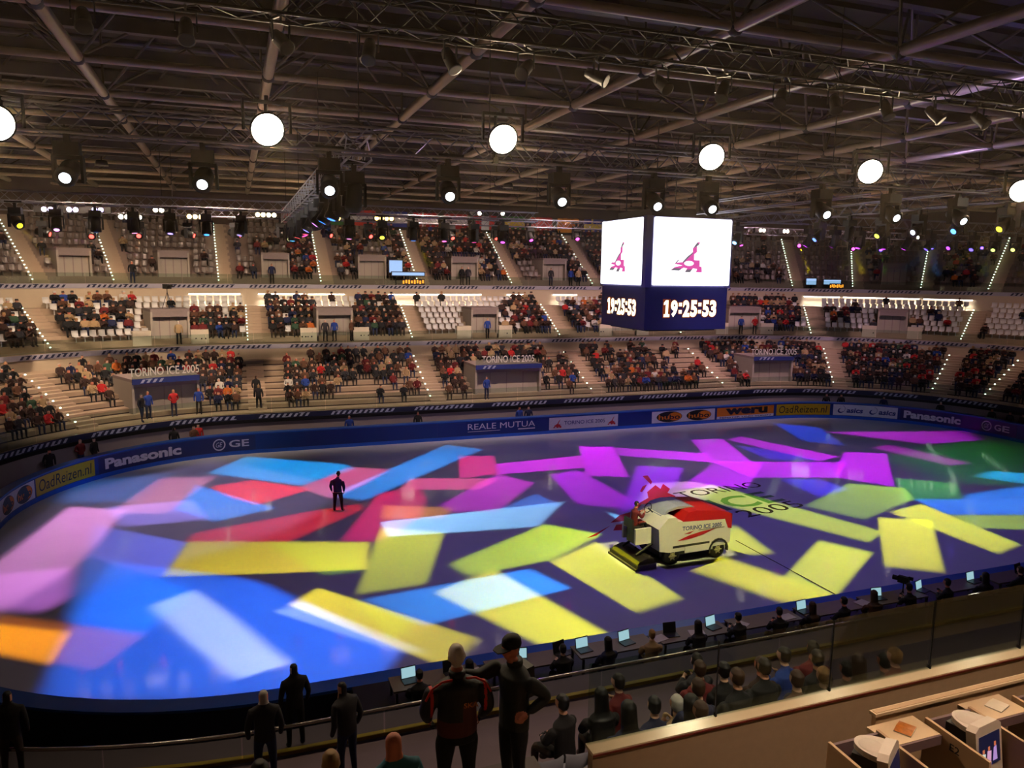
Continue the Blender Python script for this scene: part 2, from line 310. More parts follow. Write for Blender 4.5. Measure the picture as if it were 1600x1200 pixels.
OCC = {
  'low': [[13, 1001, 2002, 1001, 2003, 4, 1003, 8, 1001, 2003, 4, 1001, 2003, 1008, 2001, 1002, 2001, 1002, 3, 2001, 1001, 2001, 11, 1003, 2001, 1002, 3, 2015, 1003, 4, 2002, 8, 2005, 3, 2003, 1001, 2003, 1001, 2002, 4, 2003, 3, 2004, 5], [15, 1001, 2005, 4, 1003, 9, 2004, 3, 1002, 2002, 1001, 2003, 1009, 2002, 3, 1001, 2002, 11, 2001, 1001, 2001, 1001, 2001, 1001, 3, 1001, 2001, 1001, 2008, 1002, 2003, 1002, 4, 2001, 1001, 8, 2005, 4, 2008, 1001, 2002, 3, 2004, 3, 2003, 6], [16, 1001, 2005, 4, 1002, 2001, 9, 1002, 2003, 3, 1002, 2003, 1001, 2001, 1001, 2001, 1006, 2001, 1003, 3, 2003, 10, 2001, 1002, 2004, 3, 2007, 1001, 2001, 1003, 2001, 1002, 2001, 1001, 2001, 4, 2002, 8, 1002, 2004, 3, 2004, 1002, 2006, 3, 2004, 4, 2002, 7], [18, 1001, 2001, 1001, 2001, 1001, 4, 1001, 2002, 1001, 9, 2003, 1001, 2001, 3, 1002, 2004, 1002, 2003, 1002, 2003, 1001, 2001, 1001, 3, 2003, 10, 1001, 2001, 1002, 2003, 3, 2001, 1003, 2004, 1003, 2001, 1005, 2001, 4, 1001, 2001, 9, 1002, 2004, 3, 2012, 4, 2004, 3, 2002, 8], [20, 1001, 2002, 1001, 4, 1001, 2002, 1001, 2002, 1001, 2003, 1001, 2008, 3, 1002, 2002, 1001, 2005, 1001, 2006, 1001, 2001, 3, 2005, 1010, 2002, 1001, 2001, 1001, 3, 2002, 1001, 2001, 1001, 2002, 1001, 2003, 1007, 4, 2006, 1007, 2004, 4, 2013, 3, 2005, 3, 2001, 9], [22, 1001, 2002, 4, 2003, 1001, 2001, 1001, 2003, 1001, 2010, 3, 1002, 2004, 1002, 2003, 1001, 2002, 1001, 2002, 1001, 2001, 3, 2002, 1001, 2003, 1012, 2002, 3, 1001, 2001, 1003, 2004, 1001, 2001, 1002, 2001, 1004, 3, 2002, 1001, 2016, 3, 2014, 3, 2005, 14], [23, 1001, 2002, 4, 2016, 1002, 2003, 3, 1002, 2001, 1003, 2005, 1002, 2002, 1001, 2003, 3, 2001, 1001, 2001, 1001, 2005, 1001, 2007, 1002, 4, 2002, 1001, 2002, 1003, 2003, 1002, 2001, 1001, 2001, 1002, 3, 2020, 3, 1001, 2013, 4, 2005, 14], [25, 1001, 2001, 4, 1003, 2001, 1002, 2001, 1001, 2004, 1001, 2001, 1001, 2006, 1001, 3, 1005, 2001, 1001, 2001, 1001, 2004, 1001, 2002, 1001, 2002, 3, 2007, 1001, 2003, 1001, 2005, 1002, 4, 2003, 1001, 2001, 1003, 2001, 1001, 2001, 1005, 2001, 1001, 3, 2010, 1002, 2001, 1001, 2006, 4, 2011, 1002, 2002, 3, 2006, 14]],
  'mid': [[33, 1001, 2003, 4, 1009, 5, 2006, 1001, 3, 2002, 1001, 2003, 6, 2007, 3, 1006, 6, 2002, 1001, 2005, 4, 2002, 1001, 2002, 3001, 5, 3007, 3, 3007, 6, 1001, 2005, 1002, 3, 1007, 2001, 5, 1007, 3, 2001, 1006, 16], [34, 1001, 2001, 1001, 2002, 3, 2006, 1001, 2001, 1001, 6, 2007, 3, 2006, 6, 2007, 3, 1006, 6, 1002, 2002, 1001, 2003, 4, 2002, 1001, 2003, 5, 3007, 3, 3007, 7, 2007, 1001, 3, 1001, 2001, 1001, 2001, 1004, 5, 2002, 1003, 2001, 1001, 4, 1007, 16], [36, 1001, 2003, 3, 2002, 1001, 2003, 1001, 2002, 1001, 6, 2004, 1001, 2002, 3, 2002, 1001, 2003, 6, 2007, 3, 1006, 6, 1001, 2001, 1001, 2005, 4, 2004, 1001, 2001, 5, 3007, 3, 3007, 7, 2008, 4, 1001, 2003, 1004, 6, 1003, 2001, 1003, 3, 1007, 18], [38, 1001, 2001, 1001, 4, 2004, 1001, 2003, 1008, 2001, 1001, 2002, 1001, 2002, 3, 2007, 1005, 2007, 3, 1013, 2001, 1001, 2005, 4, 2001, 1001, 2005, 3011, 3, 3011, 2002, 1001, 2009, 4, 2002, 1001, 2003, 1010, 2002, 1003, 4, 1004, 2001, 1001, 19], [40, 1001, 2002, 3, 1001, 2001, 1001, 2002, 1002, 2003, 1004, 2001, 1009, 3, 2007, 1006, 2003, 1001, 2002, 3, 1014, 2006, 4, 1001, 2002, 1001, 2004, 3010, 3, 3011, 2011, 1001, 4, 1005, 2001, 1016, 4, 1006, 20], [42, 1002, 3, 1001, 2003, 1001, 2003, 1001, 2002, 1014, 3, 2002, 1002, 2002, 1003, 2001, 1003, 2006, 3, 2001, 1003, 2001, 1011, 2004, 4, 1008, 2001, 3009, 3, 3012, 2005, 1001, 2004, 1001, 2001, 4, 1010, 2001, 1010, 2001, 1001, 3, 1006, 21]],
  'up': [[48, 1004, 8, 1002, 3, 1003, 5, 1003, 3, 2001, 1001, 2001, 5, 2003, 4, 2001, 1001, 2001, 5, 2001, 1001, 2001, 1001, 3, 2003, 5, 2002, 1001, 2002, 3, 1003, 6, 2003, 3, 3013, 3, 3010, 2002, 1002, 2001, 1003, 2001, 1001, 3, 1008, 3, 1002, 4, 1002, 3, 1002, 2002, 1001, 2001, 1001, 3, 1004, 25], [50, 1003, 3, 1001, 5, 1001, 4, 1002, 2001, 5, 1003, 3, 1003, 5, 2001, 1001, 2002, 3, 1001, 2001, 1001, 5, 1001, 2001, 1001, 2001, 3, 2003, 5, 2004, 1001, 3, 1003, 6, 2002, 1001, 3, 2001, 3012, 4, 3010, 2001, 1005, 2001, 1001, 2001, 1001, 3, 1008, 3, 1001, 2001, 5, 1001, 4, 2002, 1001, 2002, 1002, 3, 1003, 2001, 25], [52, 1002, 9, 2002, 3, 1003, 6, 1001, 2001, 1001, 3, 1003, 5, 2001, 1001, 2002, 3, 2003, 5, 2002, 1001, 2001, 3, 2003, 6, 2003, 1001, 3, 1003, 6, 2003, 3, 2002, 3011, 4, 3011, 1003, 2003, 1001, 2001, 1002, 3, 1008, 3, 2001, 1001, 5, 1001, 4, 1004, 2002, 1001, 4, 1002, 2001, 26], [54, 1002, 3, 2001, 5, 2001, 4, 1003, 6, 1003, 3, 1001, 1, 1001, 5, 2004, 3, 1002, 2001, 5, 2001, 1001, 2002, 3, 2003, 6, 1002, 2002, 3, 2003, 6, 2002, 1001, 3, 2002, 3012, 3, 3012, 2003, 1006, 4, 1008, 3, 1001, 2001, 5, 1002, 3, 1002, 2003, 1003, 3, 1002, 2001, 27], [55, 1001, 2001, 3, 1008, 3, 2001, 1011, 4, 2001, 1, 1001, 2002, 1003, 2004, 3, 1002, 2003, 1003, 2001, 1001, 2001, 1001, 3, 2013, 3, 2012, 3, 2003, 3010, 3, 3012, 1003, 2001, 1003, 2001, 1002, 4, 1008, 3, 2004, 1005, 4, 2002, 1001, 2001, 1003, 2001, 3, 2001, 1002, 28], [57, 2001, 4, 1008, 3, 1012, 4, 1001, 1, 1001, 2001, 1001, 2002, 1002, 2003, 3, 2004, 1001, 2001, 1003, 2003, 3, 2013, 3, 2003, 1002, 2001, 1001, 2005, 3, 2004, 3009, 3, 3013, 1005, 2002, 1003, 3, 1009, 3, 2001, 1008, 4, 2001, 1001, 2001, 1002, 2002, 1001, 3, 1001, 2002, 29], [59, 1001, 3, 1008, 4, 1012, 4, 1001, 1, 1006, 2004, 3, 2001, 1001, 2003, 1001, 2002, 1001, 2001, 1001, 2001, 3, 2004, 1001, 2006, 1001, 2001, 3, 2002, 1001, 2008, 1001, 3, 1001, 2003, 1001, 3008, 3, 3014, 1006, 2001, 1003, 3, 1009, 3, 1001, 2001, 1001, 2002, 1005, 3, 1002, 2004, 1003, 3, 2001, 1001, 30], [65, 1008, 3, 1013, 4, 1012, 4, 1001, 2001, 1004, 2003, 1001, 2001, 4, 2012, 4, 2003, 1001, 2007, 4, 2005, 3008, 4, 3014, 2001, 1009, 3, 1003, 2001, 1005, 3, 1010, 4, 2002, 1001, 2001, 1003, 2001, 4, 2001, 1001, 31], [66, 1008, 4, 1001, 2001, 1011, 4, 1012, 4, 1006, 2005, 4, 2007, 1001, 2004, 4, 2010, 1001, 4, 2006, 3007, 4, 3015, 1006, 2001, 1002, 4, 1006, 2001, 1002, 3, 1005, 2001, 1005, 3, 1009, 3, 1002, 32], [67, 1006, 2001, 1002, 3, 1014, 4, 1012, 4, 1011, 4, 1012, 4, 1002, 2005, 1001, 2004, 3, 2001, 1004, 2001, 3008, 3, 3016, 1003, 2001, 1001, 2001, 1003, 3, 1010, 3, 2002, 1003, 2001, 1005, 3, 1010, 3, 1001, 33]]}
ICE_LOGO = [[(-0.69, 0.35), (0.41, 1.37), (0.28, 0.65), (0.93, 1.46), (0.77, 0.5), (0.26, -0.07), (0.33, -0.68), (-0.19, -1.75), (-0.88, -1.75), (-0.98, -0.83), (-1.54, -1.54), (-2.58, -2.25), (-2.42, -1.47), (-1.14, -0.55)], [(0.66, 3.16), (1.0, 3.19), (0.57, 1.97), (0.24, 1.55)], [(-0.98, 0.57), (-0.37, 1.36), (0.04, 1.61), (-0.94, 0.43)], [(-4.74, -3.39), (-3.83, -2.55), (-3.09, -2.29), (-3.74, -3.35)], [(-6.63, -4.86), (-4.9, -3.71), (-6.1, -4.71)], [(-5.11, -4.35), (-4.62, -3.71), (-3.96, -3.74), (-4.37, -4.5)], [(-3.18, -2.46), (-2.43, -2.09), (-2.1, -2.61), (-2.82, -3.83), (-3.66, -3.56)], [(-1.59, -1.74), (-0.22, -1.85), (-0.51, -3.12), (-2.06, -3.12)]]

# ---------------------------------------------------------------- the hall itself
concrete = mat('terrace_concrete', (176, 152, 128), .8, var=.12, scale=1.5)
concrete_dark = mat('pit_concrete', (92, 84, 84), .85, var=.2, scale=2)
upper_con = mat('upper_terrace_concrete', (150, 128, 116), .8, var=.12, scale=1.5)
beige = mat('parapet_paint', (196, 176, 150), .6, var=.06, scale=2)
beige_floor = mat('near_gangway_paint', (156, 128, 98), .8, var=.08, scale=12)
wallgrey = mat('pit_wall_paint', (150, 136, 138), .7, var=.08, scale=1)
darkpaint = mat('dark_steel_paint', (48, 42, 42), .5, var=.2, scale=5)
black = mat('black_paint', (14, 13, 14), .5, var=.3, scale=8)
offwhite = mat('white_panel_paint', (214, 202, 186), .5, var=.05, scale=3)

LOW = [(4.5, 1.9)]; 
for i in range(8): LOW += [(4.5 + .75 * i, 1.9 + .33 * (i + 1)), (4.5 + .75 * (i + 1), 1.9 + .33 * (i + 1))]
MID = [(13.0, 5.6)]
for i in range(6): MID += [(13 + .8 * i, 5.6 + .43 * (i + 1)), (13 + .8 * (i + 1), 5.6 + .43 * (i + 1))]
UPP = [(20.0, 9.9)]
for i in range(10): UPP += [(20 + .8 * i, 9.9 + .52 * (i + 1)), (20 + .8 * (i + 1), 9.9 + .52 * (i + 1))]
T0, T1 = -50.68, 50.68

mb = MB(); mb.box((0, 0, -.25), (190, 160, .4)); struct('floor', mb, concrete_dark)
for near in (False, True):
    mb = MB(); sweep(mb, T0, T1, [(2.8, -.05), (2.8, 1.55)], near); struct('wall_pit', mb, wallgrey)
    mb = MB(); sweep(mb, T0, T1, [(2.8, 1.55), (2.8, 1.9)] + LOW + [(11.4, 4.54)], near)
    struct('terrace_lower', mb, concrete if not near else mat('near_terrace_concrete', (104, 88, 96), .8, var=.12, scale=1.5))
    mb = MB(); sweep(mb, T0, T1, [(11.4, 4.54), (11.4, 5.6)], near); struct('wall_middle', mb, beige)
    mb = MB(); sweep(mb, T0, T1, [(11.4, 5.6)] + MID + [(18.6, 8.18)], near)
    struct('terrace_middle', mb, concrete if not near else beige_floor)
    if not near:
        mb = MB(); sweep(mb, T0, T1, [(18.6, 8.18), (18.6, 9.9)]); struct('wall_upper', mb, beige)
        mb = MB(); sweep(mb, T0, T1, [(18.6, 9.9)] + UPP + [(29.2, 15.1)]); struct('terrace_upper', mb, upper_con)
        mb = MB(); sweep(mb, T0, T1, [(29.2, 15.1), (29.2, 18.9), (29.5, 18.9), (29.5, 22)]); struct('wall_back', mb, mat('back_wall_cladding', (88, 72, 62), .8, var=.15))

# dark strips painting the shadow line under the steps of the far lower terrace
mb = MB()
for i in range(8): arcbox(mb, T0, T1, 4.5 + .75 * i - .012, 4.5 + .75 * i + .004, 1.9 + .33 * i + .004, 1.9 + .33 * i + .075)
struct('step_shadow_strips', mb, mat('step_shadow_dark', (70, 54, 48), .8))

# roof: corrugated deck carried by a tubular space frame
deckm = mat('roof_deck', (46, 40, 46), .75, var=.25, scale=.6)
mb = MB(); mb.box((6, 6, 21.6), (150, 120, .3))
for k in range(48): mb.box((6, -40 + 2.0 * k, 21.36), (150, .22, .2))
struct('ceiling', mb, deckm)
tube_m = mat('painted_tube_steel', (206, 184, 156), .3, .45, var=.12, scale=2)
web_m = mat('web_steel', (84, 74, 68), .45, .3, var=.15, scale=2)
purlin_m = mat('purlin_steel', (84, 78, 100), .45, .3, var=.15, scale=2)
XN = [-49.05 + 6.05 * k for k in range(19)]
YN = [-29.2, -24, -18.8, -13.5, -8.4, -2.6, 2.9, 8.4, 13.9, 19.4, 24.9, 30.4, 35.9, 41.4]
ZB, ZT = 18.0, 20.7
frame_root = thing('roof_frame', 'tubular steel space frame of the roof above the ice', 'roof frame', (0, 0, ZB)); frame_root['kind'] = 'structure'
def rel(p): return (p[0], p[1], p[2] - ZB)
for y in YN:
    mb = MB(); mb.tube(rel((XN[0], y, ZB)), rel((XN[-1], y, ZB)), .13, 10); mb.build('chord', tube_m, frame_root)
for x in XN:
    mb = MB(); mb.tube(rel((x, YN[0], ZB)), rel((x, YN[-1], ZB)), .19, 10); mb.build('chord', tube_m, frame_root)
for j, y in enumerate(YN[:-1]):
    ym = (y + YN[j + 1]) / 2
    mb = MB(); mb.tube(rel((XN[0] + 3, ym, ZT)), rel((XN[-1] - 3, ym, ZT)), .10, 8)
    w = MB(); n_ = MB()
    for i, x in enumerate(XN):
        n_.ball(rel((x, y, ZB)), .26, 10)
        for sx in (-1, 1):
            xm = x + sx * 3.025
            if XN[0] < xm < XN[-1]:
                w.tube(rel((x, y, ZB)), rel((xm, ym, ZT)), .055, 6)
                w.tube(rel((x, YN[j + 1], ZB)), rel((xm, ym, ZT)), .055, 6)
        if j % 2 == 0: w.tube(rel((x, y, ZB)), rel((x, y, ZT + .6)), .05, 5)
    mb.build('top_chord', purlin_m, frame_root); w.build('web', web_m, frame_root); n_.build('joint', darkpaint, frame_root)
for k in range(17):
    mb = MB(); y = -26 + 4.1 * k
    mb.box(rel((6, y, 19.5)), (120, .12, .5)); mb.box(rel((6, y, 19.27)), (120, .34, .05)); mb.build('girder', purlin_m, frame_root)

# stairways with their step lights
step_glow = glow('step_light_glow', (225, 255, 225), 7.0)
lm = MB(); lm.box((0, 0, .04), (.075, .08, .06)); step_light_me = lm.mesh('step_light', step_glow)
stair_m = mat('stair_concrete', (186, 160, 136), .8, var=.06, scale=2)
ST = {'lower': [-30.74, -19.07, -6.84, 5.94, 18.01, 29.12, 37.55, 41.76], 'middle': [-28.57, -18.92, -6.31, 6.74, 19.0, 28.57, 37.74],
      'upper': [-27.65, -24.59, -20.23, -12.7, -4.19, 4.78, 13.2, 21., 28.14, 31.41, 34.87, 38.06]}
PR = {'lower': (8, 4.5, .75, 1.9, .33), 'middle': (6, 13., .8, 5.6, .43), 'upper': (10, 20., .8, 9.9, .52)}
ordn = ['first', 'second', 'third', 'fourth', 'fifth', 'sixth', 'seventh', 'eighth', 'ninth', 'tenth', 'eleventh', 'twelfth']
for tier, ts in ST.items():
    n, d0, tr, z0, rs = PR[tier]
    for k, t in enumerate(ts):
        p, nn = pt(t, d0); rz = math.atan2(nn.y, nn.x) - math.pi / 2
        r = thing('stairway', '%s stairway from the left up the %s terrace with white step lights' % (ordn[k], tier), 'stairway', (p.x, p.y, z0), rz, 'stairways of the terraces')
        mb = MB()
        for i in range(n):
            mb.box((0, tr * (i - .25), rs * (i + .25)), (1.15, tr * .5 - .01, rs * .5))
            mb.box((0, tr * (i + .24), rs * (i + 1)), (1.15, tr * .5 + .02, .05))
            mb.box((0, tr * i - .012, rs * (i + .75)), (1.15, .02, rs * .5))
        mb.build('steps', stair_m, r)
        if tier == 'lower' and k == 1: continue
        for i in range(n):
            if tier != 'lower': place('step_light', step_light_me, r, (-.5, tr * (i - .5) + .08, rs * (i + .5)))
            place('step_light', step_light_me, r, (-.5, tr * i + .06, rs * (i + 1) + .025))

# ribbon banners on the slab edges: dark band with slanted pale marks
rib_dark = mat('banner_navy', (26, 30, 62), .5, var=.1); rib_mark = mat('banner_pale_print', (176, 180, 205), .5, var=.05)
rib_pale = mat('banner_pale_cloth', (168, 162, 176), .5, var=.05)
def ribbon(d, z0, z1, near, label, base, mark, t0=-46, t1=46, seed=0, run=(9, 14), tail=4):
    rr = random.Random(seed)
    p, _ = pt(0, d, near)
    mb = MB(); arcbox(mb, t0, t1, d - .05, d - .005, z0, z1, near); o = tag(mb.build('ribbon_banner', base), label, 'banner')
    mk = MB(); t = t0 + .5; h = z1 - z0
    while t < t1 - tail:
        for q in range(rr.randint(*run)):
            w = .17 / dsdt(t, d); sl = .16 / dsdt(t, d)
            z = [z0 + h * .18, z0 + h * .82]
            a = [pt(t, d - .09, near)[0], pt(t + w, d - .09, near)[0], pt(t + w + sl, d - .09, near)[0], pt(t + sl, d - .09, near)[0]]
            vs = [(a[0].x, a[0].y, z[0]), (a[1].x, a[1].y, z[0]), (a[2].x, a[2].y, z[1]), (a[3].x, a[3].y, z[1])]
            mk.add(vs, [(0, 1, 2, 3) if not near else (3, 2, 1, 0)])
            if q % 3 == 1: # joining bar of the mark
                b = pt(t + w * 2.2, d - .09, near)[0]; zz = z[q % 2]
                mk.add([(a[0].x, a[0].y, zz - .02), (b.x, b.y, zz - .02), (b.x, b.y, zz + .03), (a[0].x, a[0].y, zz + .03)], [(0, 1, 2, 3)])
            t += .36 / dsdt(t, d)
        t += 1.3 / dsdt(t, d)
    mk.build('printed_marks', mark, o); return o
ribbon(2.8, 1.58, 1.92, False, 'dark ribbon banner with slanted marks along the foot of the lower terrace opposite', rib_dark, rib_mark, seed=1)
ribbon(11.4, 5.26, 5.6, False, 'pale ribbon banner with dark slanted marks at the foot of the middle terrace', rib_pale, rib_dark, seed=2)
ribbon(18.6, 9.56, 9.9, False, 'pale ribbon banner with dark slanted marks at the foot of the upper terrace', rib_pale, rib_dark, seed=3)
mb = MB(); arcbox(mb, -46, 46, 2.72, 2.8, 1.36, 1.575); tag(mb.build('edge_beam', black), 'black edge beam under the lowest ribbon banner', 'beam')

# glass balustrades
def glass_mat(name, tint, refl):
    m = bpy.data.materials.new(name); m.use_nodes = True; nt = m.node_tree; nt.nodes.remove(nt.nodes['Principled BSDF'])
    tr = nt.nodes.new('ShaderNodeBsdfTransparent'); tr.inputs[0].default_value = rgba(tint)
    gl = nt.nodes.new('ShaderNodeBsdfGlossy'); gl.inputs['Roughness'].default_value = .02
    fr = nt.nodes.new('ShaderNodeFresnel'); fr.inputs[0].default_value = 1.3
    mu = nt.nodes.new('ShaderNodeMath'); mu.operation = 'MULTIPLY'; mu.inputs[1].default_value = refl
    mx = nt.nodes.new('ShaderNodeMixShader'); nt.links.new(fr.outputs[0], mu.inputs[0]); nt.links.new(mu.outputs[0], mx.inputs[0])
    nt.links.new(tr.outputs[0], mx.inputs[1]); nt.links.new(gl.outputs[0], mx.inputs[2]); nt.links.new(mx.outputs[0], nt.nodes['Material Output'].inputs[0])
    return m
glassm = glass_mat('balustrade_glass', (232, 240, 236), .7)
railm = mat('brushed_rail_steel', (188, 178, 168), .22, .9, var=.05)
def balustrade(label, d, z0, z1, t0, t1, near, pane=2.6, rail=True, joints=False):
    p, nn = pt((t0 + t1) / 2, d, near)
    r = thing('glass_balustrade', label, 'balustrade')
    t = t0
    while t < t1 - .3:
        e = min(t1, t + pane / dsdt(t, d)); g = .03 / dsdt(t, d)
        mb = MB(); arcbox(mb, t, e - g, d - .01, d + .01, z0, z1, near); mb.build('pane', glassm, r)
        if joints:
            mb = MB(); arcbox(mb, e - g, e, d - .015, d + .015, z0 - .1, z1, near); mb.build('clamp', black, r)
        t = e
    if rail:
        mb = MB(); ts = trange(t0, t1, .8)
        for a, b in zip(ts[:-1], ts[1:]):
            A, B = pt(a, d, near)[0], pt(b, d, near)[0]; mb.tube((A.x, A.y, z1 + .03), (B.x, B.y, z1 + .03), .035, 8)
        mb.build('handrail', railm, r)
balustrade('long glass balustrade above the dark ribbon banner across the ice', 2.95, 1.92, 2.9, -44, 45, False, 3.4, False)
balustrade('glass balustrade in front of the middle terrace across the ice', 11.6, 5.62, 6.4, -40, 44, False, 3.4, False)
balustrade('glass balustrade in front of the upper terrace across the ice', 18.8, 9.92, 10.7, -36, 44, False, 3.4, False)
balustrade('low glass balustrade with a shiny steel handrail beyond the nearest spectators', 3.6, 1.95, 2.45, -38, 20, True, 2.4, True)
mb = MB(); arcbox(mb, -38, 22, 3.5, 3.62, 1.88, 1.97, True); tag(mb.build('floor_edging', mat('yellow_edging', (170, 140, 40), .6)), 'yellow painted edging at the foot of the near low balustrade', 'edging')

# entrances let into the terraces
inner = mat('entrance_panel', (176, 164, 150), .6, var=.05, scale=1.2); lintel_m = mat('entrance_lintel', (150, 132, 128), .6)
boxm = mat('white_box_panel', (222, 208, 186), .55, var=.04)
def entrance(tier, t0, t1, d0, d1, z0, z1, label, boxes=False):
    r = thing('entrance', label, 'entrance', group='entrances into the terraces')
    k = .14 / dsdt(t0, d0)
    mb = MB(); arcbox(mb, t0, t0 + k, d0, d1, z0, z1); mb.build('side_wall', inner, r)
    mb = MB(); arcbox(mb, t1 - k, t1, d0, d1, z0, z1); mb.build('side_wall', inner, r)
    mb = MB(); arcbox(mb, t0 + k, t1 - k, d0 + .45, d1, z0, z1 - .02)
    n = 4
    for q in range(1, n):
        tt = t0 + (t1 - t0) * q / n; arcbox(mb, tt - .02, tt + .02, d0 + .43, d0 + .46, z0, z1 - .4, mi=1)
    mb.build('back_panel', [inner, lintel_m], r)
    mb = MB(); arcbox(mb, t0, t1, d0 - .06, d1, z1, z1 + .18); arcbox(mb, t0 + k, t1 - k, d0, d0 + .12, z1 - .38, z1); mb.build('lintel', lintel_m, r)
    if boxes:
        w = 1.25 / dsdt(t0, d0)
        for a, b in ((t0 - w, t0 - .02), (t1 + .02, t1 + w)):
            mb = MB(); arcbox(mb, a, b, d0 - .1, d0 + .5, z0, z0 + 1.05); mb.build('side_box', boxm, r)
VO = {'lower': [(-27.5, -23.0), (-3.95, 1.25), (20.6, 24.7)], 'middle': [(-24.2, -22.3), (-14.3, -11.5), (-1.7, .7), (11.5, 14), (22.5, 24.8), (32.4, 34.2)],
      'upper': [(-26.9, -25.6), (-23, -21.7), (-18, -15.7), (-9.9, -7.4), (-1.4, 1.2), (7.7, 10.2), (32.6, 33.8)]}
for k, (a, b) in enumerate(VO['middle']): entrance('middle', a, b, 13.0, 15.6, 5.6, 8.0, '%s pale entrance from the left in the middle terrace, between white boxes' % ordn[k], True)
for k, (a, b) in enumerate(VO['upper']): entrance('upper', a, b, 20.3, 23.6, 9.9, 12.35, '%s pale entrance from the left in the upper terrace' % ordn[k])
banner_blue = mat('gate_banner_navy', (44, 56, 120), .5, var=.1)
sign_pale = mat('sign_lettering', (205, 200, 190), .5)
for k, (a, b) in enumerate(VO['lower']):
    entrance('lower', a, b, 4.6, 7.6, 1.9, 4.2, '%s entrance from the left in the lower terrace, under a marked ribbon and show sign' % ordn[k])
    ribbon(4.5, 4.06, 4.4, False, 'ribbon banner over the %s entrance of the lower terrace' % ordn[k], banner_blue, rib_mark, a, b, seed=7 + k, run=(3, 5), tail=2.6)
    r = thing('show_sign', 'pale show sign lettering standing over the %s lower entrance' % ordn[k], 'sign')
    mb = MB(); vs, fs = text2d('TORINO ICE 2005', .012)
    w = 4.1; tc = (a + b) / 2 - .1
    P = []
    for x, y in vs:
        p, nn = pt(tc + (x - .5) * w / dsdt(tc, 4.4), 4.42); P.append((p.x, p.y, 4.55 + y * .52))
    mb.add(P, fs); mb.build('lettering', sign_pale, r)
    mb = MB(); arcbox(mb, a, b, 4.44, 4.47, 4.42, 5.15); mb.build('glass_panel', glassm, r)

# ---------------------------------------------------------------- ice, barrier, adverts
icem = bpy.data.materials.new('resurfaced_ice'); icem.use_nodes = True
nt = icem.node_tree; b = nt.nodes['Principled BSDF']
tc = nt.nodes.new('ShaderNodeTexCoord'); no = nt.nodes.new('ShaderNodeTexNoise'); no.inputs['Scale'].default_value = .6; no.inputs['Detail'].default_value = 5
mx = nt.nodes.new('ShaderNodeMix'); mx.data_type = 'RGBA'; mx.inputs[6].default_value = (.74, .77, .80, 1); mx.inputs[7].default_value = (.84, .86, .88, 1)
nt.links.new(tc.outputs['Object'], no.inputs['Vector']); nt.links.new(no.outputs['Fac'], mx.inputs[0]); nt.links.new(mx.outputs[2], b.inputs['Base Color'])
b.inputs['Roughness'].default_value = .07; b.inputs['IOR'].default_value = 1.31; b.inputs['Specular IOR Level'].default_value = .5
n2 = nt.nodes.new('ShaderNodeTexNoise'); n2.inputs['Scale'].default_value = 3.5; n2.inputs['Detail'].default_value = 3
mp = nt.nodes.new('ShaderNodeMapping'); mp.inputs['Scale'].default_value = (.35, 1.3, 1)
nt.links.new(tc.outputs['Object'], mp.inputs['Vector']); nt.links.new(mp.outputs[0], n2.inputs['Vector'])
bp = nt.nodes.new('ShaderNodeBump'); bp.inputs['Strength'].default_value = .12; bp.inputs['Distance'].default_value = .02
nt.links.new(n2.outputs['Fac'], bp.inputs['Height']); nt.links.new(bp.outputs[0], b.inputs['Normal'])
mb = MB(); poly = []
for near in (False, True):
    ts = trange(-50.68, 50.68, .6); ts = ts if near else ts[::-1]
    for t in ts:
        p, _ = pt(t, .05, near); poly.append((p.x, p.y))
mb.prism(poly, .05, Matrix.Translation((0, 0, -.05)))
ice = tag(mb.build('ice_sheet', icem), 'resurfaced ice of the rink', 'ice', kind='structure')

# marks painted into the ice
red_ice = mat('red_ice_paint', (205, 40, 62), .25, var=.06); dark_ice = mat('dark_ice_paint', (70, 62, 74), .25); green_ice = mat('green_ice_paint', (120, 168, 120), .25)
mb = MB(); Z = Matrix.Translation((0, 0, .004))
for pl in ICE_LOGO: mb.prism(pl, .001, Z)
mb.build('show_emblem', red_ice, ice)['label'] = 'red splintered show emblem painted in the ice'
def on_ice(s, x0, y0, x1, y1, h, m, bold=0.):
    mb = MB(); ux = Vector((x1 - x0, y1 - y0, 0)); letter(mb, s, ux.length, h, frame((x0, y0, .005), ux, Vector((-ux.y, ux.x, 0))), bold); mb.build('ice_lettering', m, ice)
on_ice('TORINO', .55, -1.15, 5.9, -.62, .95, dark_ice)
on_ice('ICE', 1.4, -3.55, 5.3, -3.05, 1.75, green_ice, .02)
on_ice('2005', 1.7, -4.72, 5.6, -4.1, .98, dark_ice)
mb = MB(); mb.tube((-.75, -7.1, .012), (-.77, -14.8, .012), .012, 6); tag(mb.build('cable', black), 'thin dark cable lying across the ice behind the resurfacing machine', 'cable')

blue_face = mat('barrier_blue_face', (26, 52, 128), .35, var=.08, scale=1); blue_top = mat('barrier_blue_top', (40, 96, 190), .3, var=.06, scale=1)
blue_kick = mat('barrier_kick_strip', (36, 96, 214), .3); navy = mat('barrier_navy_back', (16, 22, 46), .5)
bar = thing('rink_barrier', 'blue padded barrier running all the way round the ice', 'barrier')
for near in (False, True):
    mb = MB(); arcbox(mb, -50.68, 50.68, 0, .42, .22, 1.18, near); mb.build('wall_panel', blue_face, bar)
    mb = MB(); arcbox(mb, -50.68, 50.68, -.03, .48, 1.18, 1.25, near); mb.build('top_pad', blue_top, bar)
    mb = MB(); arcbox(mb, -50.68, 50.68, -.02, .42, 0, .22, near); mb.build('kick_strip', blue_kick, bar)
    mb = MB(); arcbox(mb, -50.68, 50.68, .42, .5, 0, 1.18, near); mb.build('back_board', navy, bar)
AH = .26; AT = 1.12       # advert panel heights
